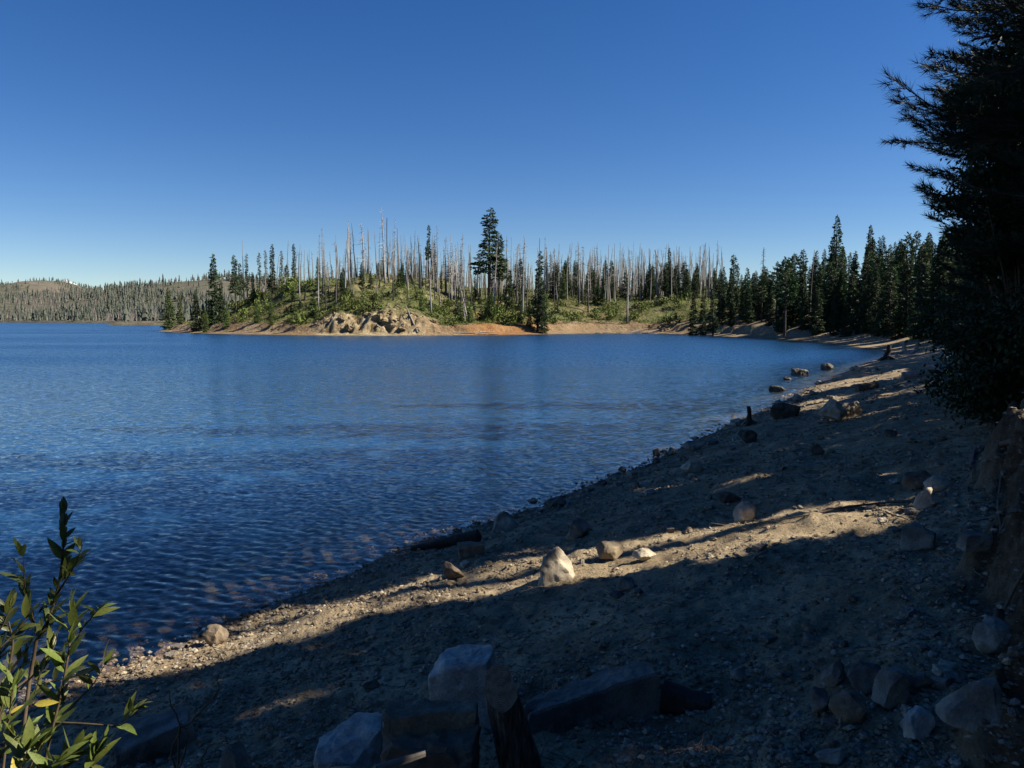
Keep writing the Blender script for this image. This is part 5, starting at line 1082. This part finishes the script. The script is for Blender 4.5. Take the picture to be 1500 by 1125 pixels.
# ------------------------------------------------------------------ leafy shrub in the lower left corner
def leaf_mesh(mname, curl, seed):
    n = 6; u = np.linspace(0, 1, n); w = .145 * np.sin(np.pi * u ** .8) ** .9; V = []
    for i in range(n):
        zc = -curl * u[i] ** 2 * .35
        V += [(u[i], -w[i], zc + .22 * w[i]), (u[i], 0, zc), (u[i], w[i], zc + .22 * w[i])]
    Fc = []
    for i in range(n - 1):
        for j in (0, 1): Fc.append((i * 3 + j, i * 3 + 3 + j, i * 3 + 4 + j, i * 3 + 1 + j))
    me = mesh_from('leaf', V, [np.array(Fc)], [M[mname]], smooth=True); return me
LEAF = [leaf_mesh('leaf', c, 0) for c in (.1, .5, .9, -.2)]; LEAFY = leaf_mesh('leaf_yellow', .4, 0)
def shrub():
    r = random.Random(31); b = Vector((-1.35, 1.75, 0)); b.z = gz(b.x, b.y)
    root = link('leafy_shrub', None, loc=b); tag(root, 'upright leafy green shrub growing at the left edge of the beach', 'shrub')
    def P(px, py, dp): return at(px, py, dp)
    stems = [  # pixel paths with depth, radius, leaf length range
        ([(20, 1180, 1.9), (50, 943, 1.95), (72, 907, 1.95), (86, 857, 1.97), (93, 803, 1.98), (95, 752, 2.0)], .0055, 'up'),
        ([(83, 871, 1.96), (100, 845, 1.94), (112, 824, 1.93), (121, 798, 1.92)], .003, 'up'),
        ([(50, 915, 1.95), (43, 885, 1.93), (36, 857, 1.92), (34, 815, 1.9)], .003, 'up'),
        ([(55, 1180, 1.75), (72, 1084, 1.75), (90, 1015, 1.75), (101, 954, 1.76), (105, 905, 1.77)], .0045, 'lit'),
        ([(70, 1058, 1.76), (120, 1060, 1.74), (176, 1064, 1.72), (197, 1040, 1.7)], .0035, 'tip'),
        ([(98, 965, 1.9), (119, 922, 1.86), (144, 893, 1.84)], .003, 'up'),
        ([(-10, 1100, 1.85), (10, 1000, 1.85), (20, 940, 1.87), (10, 900, 1.88)], .005, 'up'),
        ([(-30, 1040, 1.95), (0, 960, 1.95), (-5, 905, 1.97)], .004, 'up'),
        ([(70, 1075, 1.8), (110, 1030, 1.78), (135, 1005, 1.77), (153, 975, 1.76)], .003, 'tip'),
        ([(0, 1160, 1.65), (12, 1060, 1.65), (20, 1005, 1.66)], .004, 'lit'),
        ([(40, 1180, 1.62), (45, 1120, 1.62), (60, 1090, 1.62)], .004, 'lit'),
        ([(70, 1180, 1.68), (95, 1120, 1.68), (110, 1100, 1.68)], .004, 'lit'),
        ([(-20, 1150, 1.6), (5, 1100, 1.6), (30, 1075, 1.6)], .004, 'lit'),
        ([(25, 1190, 1.5), (28, 1130, 1.5), (40, 1100, 1.5)], .004, 'lit'), ([(-30, 1120, 1.7), (-5, 1060, 1.72), (5, 1030, 1.73)], .004, 'lit'), ([(10, 1190, 1.55), (70, 1130, 1.52), (85, 1115, 1.52)], .003, 'lit'),
        ([(90, 1190, 1.7), (130, 1130, 1.7), (140, 1105, 1.7)], .003, 'lit'),
        ([(20, 1010, 1.95), (60, 980, 2.0), (90, 950, 2.02)], .004, 'up'), ([(10, 990, 2.05), (40, 950, 2.1), (60, 930, 2.1)], .004, 'up'), ([(-10, 970, 2.0), (30, 940, 2.02), (55, 900, 2.03)], .003, 'up'),
        ([(-20, 1000, 1.8), (0, 950, 1.8), (25, 925, 1.82), (40, 905, 1.83)], .003, 'up'), ([(-20, 950, 1.85), (5, 915, 1.86), (15, 890, 1.86)], .003, 'up'), ([(30, 1010, 1.9), (75, 960, 1.9), (85, 925, 1.9)], .003, 'up'), ([(20, 1050, 1.85), (50, 1020, 1.86), (60, 985, 1.86)], .003, 'up'),
        ([(30, 1040, 2.1), (70, 1000, 2.1), (110, 990, 2.12)], .003, 'up'), ([(-10, 1030, 2.1), (20, 985, 2.12), (50, 960, 2.14)], .003, 'up')]
    extra = MB(); nleaf = 0; stems.sort(key=lambda q_: {'tip': 0, 'lit': 1, 'up': 2}[q_[2]])
    for pts, rad, kind in stems:
        W = [P(*p) for p in pts]; A_ = np.array([tuple(w) for w in W]); n = 14; t = np.linspace(0, 1, len(A_)); u = np.linspace(0, 1, n); C = np.stack([np.interp(u, t, A_[:, c]) for c in range(3)], 1)
        mb = MB(); mb.tube(C - np.array(b), rad * (1 - .7 * u), 5); st = link('stem', mb.mesh('stem', M['stem'], True), root)
        L = np.linalg.norm(np.diff(A_, axis=0), axis=1).sum(); m = max(5, int(L / (.012 if kind == 'lit' else .014 if kind == 'up' else .05))); 
        for q in range(m + 4):
            w = (q + .5) / m if q < m else 1.0
            w = min(1, .22 + .78 * w) if kind != 'tip' else min(1, .55 + .45 * w)
            p = np.array([np.interp(w, u, C[:, c]) for c in range(3)]); tg = np.array([np.interp(min(w + .05, 1), u, C[:, c]) - np.interp(max(w - .05, 0), u, C[:, c]) for c in range(3)]); tg = Vector(tg).normalized()
            if kind == 'up' and r.random() < .3: continue
            out = Vector((r.gauss(0, 1), r.gauss(0, 1) * .8, r.gauss(0, .35))).normalized(); k_ = r.uniform(.6, 1.3) if q < m else r.uniform(.15, .6)
            d = (tg + out * k_ + Vector((0, 0, .15))).normalized(); nrm = Vector((r.gauss(0, .45), r.gauss(-.35, .4), 1)).normalized()
            y = nrm.cross(d).normalized(); z = d.cross(y).normalized()
            s = r.choice([r.uniform(.028, .05), r.uniform(.045, .075)]) * (1.1 if kind == 'lit' else .95)
            me = LEAF[r.randrange(4)]
            if kind == 'lit' and nleaf in (70, 131): me = LEAFY
            mt_ = Matrix.Translation(Vector(p) - b) @ Matrix((d, y, z)).transposed().to_4x4() @ Matrix.Diagonal((s, s * r.uniform(.85, 1.15), s, 1)); nleaf += 1
            if nleaf <= 295: o = link('leaf', me, root); o.matrix_local = mt_
            else:
                vs = np.array([mt_ @ v.co for v in me.vertices]); extra.add(vs, np.array([tuple(p_.vertices) for p_ in me.polygons]))
    y_ = link('leaf', LEAFY, root); o = y_; p = P(50, 1032, 1.7); o.matrix_local = Matrix.Translation(p - b) @ Matrix.Rotation(R(-8), 4, 'Y') @ Matrix.Rotation(R(50), 4, 'X') @ Matrix.Diagonal((.055, .055, .055, 1)); y_['label'] = 'yellowed leaf'
    if extra.n: link('leaf_mass', extra.mesh('leaf_mass', M['leaf'], True), root)['kind'] = 'stuff'
    print('leaves', nleaf)
shrub()
def twigs():
    for q, pts in enumerate([[(255, 1110, 2.7), (262, 1070, 2.7), (245, 1040, 2.7), (243, 1015, 2.7)], [(262, 1070, 2.7), (285, 1055, 2.72), (318, 1010, 2.75), (322, 985, 2.76)], [(270, 1125, 2.6), (280, 1080, 2.6), (268, 1055, 2.6)], [(290, 1135, 2.6), (300, 1095, 2.6), (330, 1080, 2.6)]]):
        stick('bare_twig', ['bare dark twig rising beside the shrub', 'forked bare twig reaching over the dirt', 'short bare twig near the flat slab', 'bent bare twig near the wedge rock'][q], [tuple(at(*p)) for p in [(260, 1150, 2.7)] + pts], .0045, .0018, 'stem', 'twig', 'bare twigs by the shrub', 70 + q)
twigs()
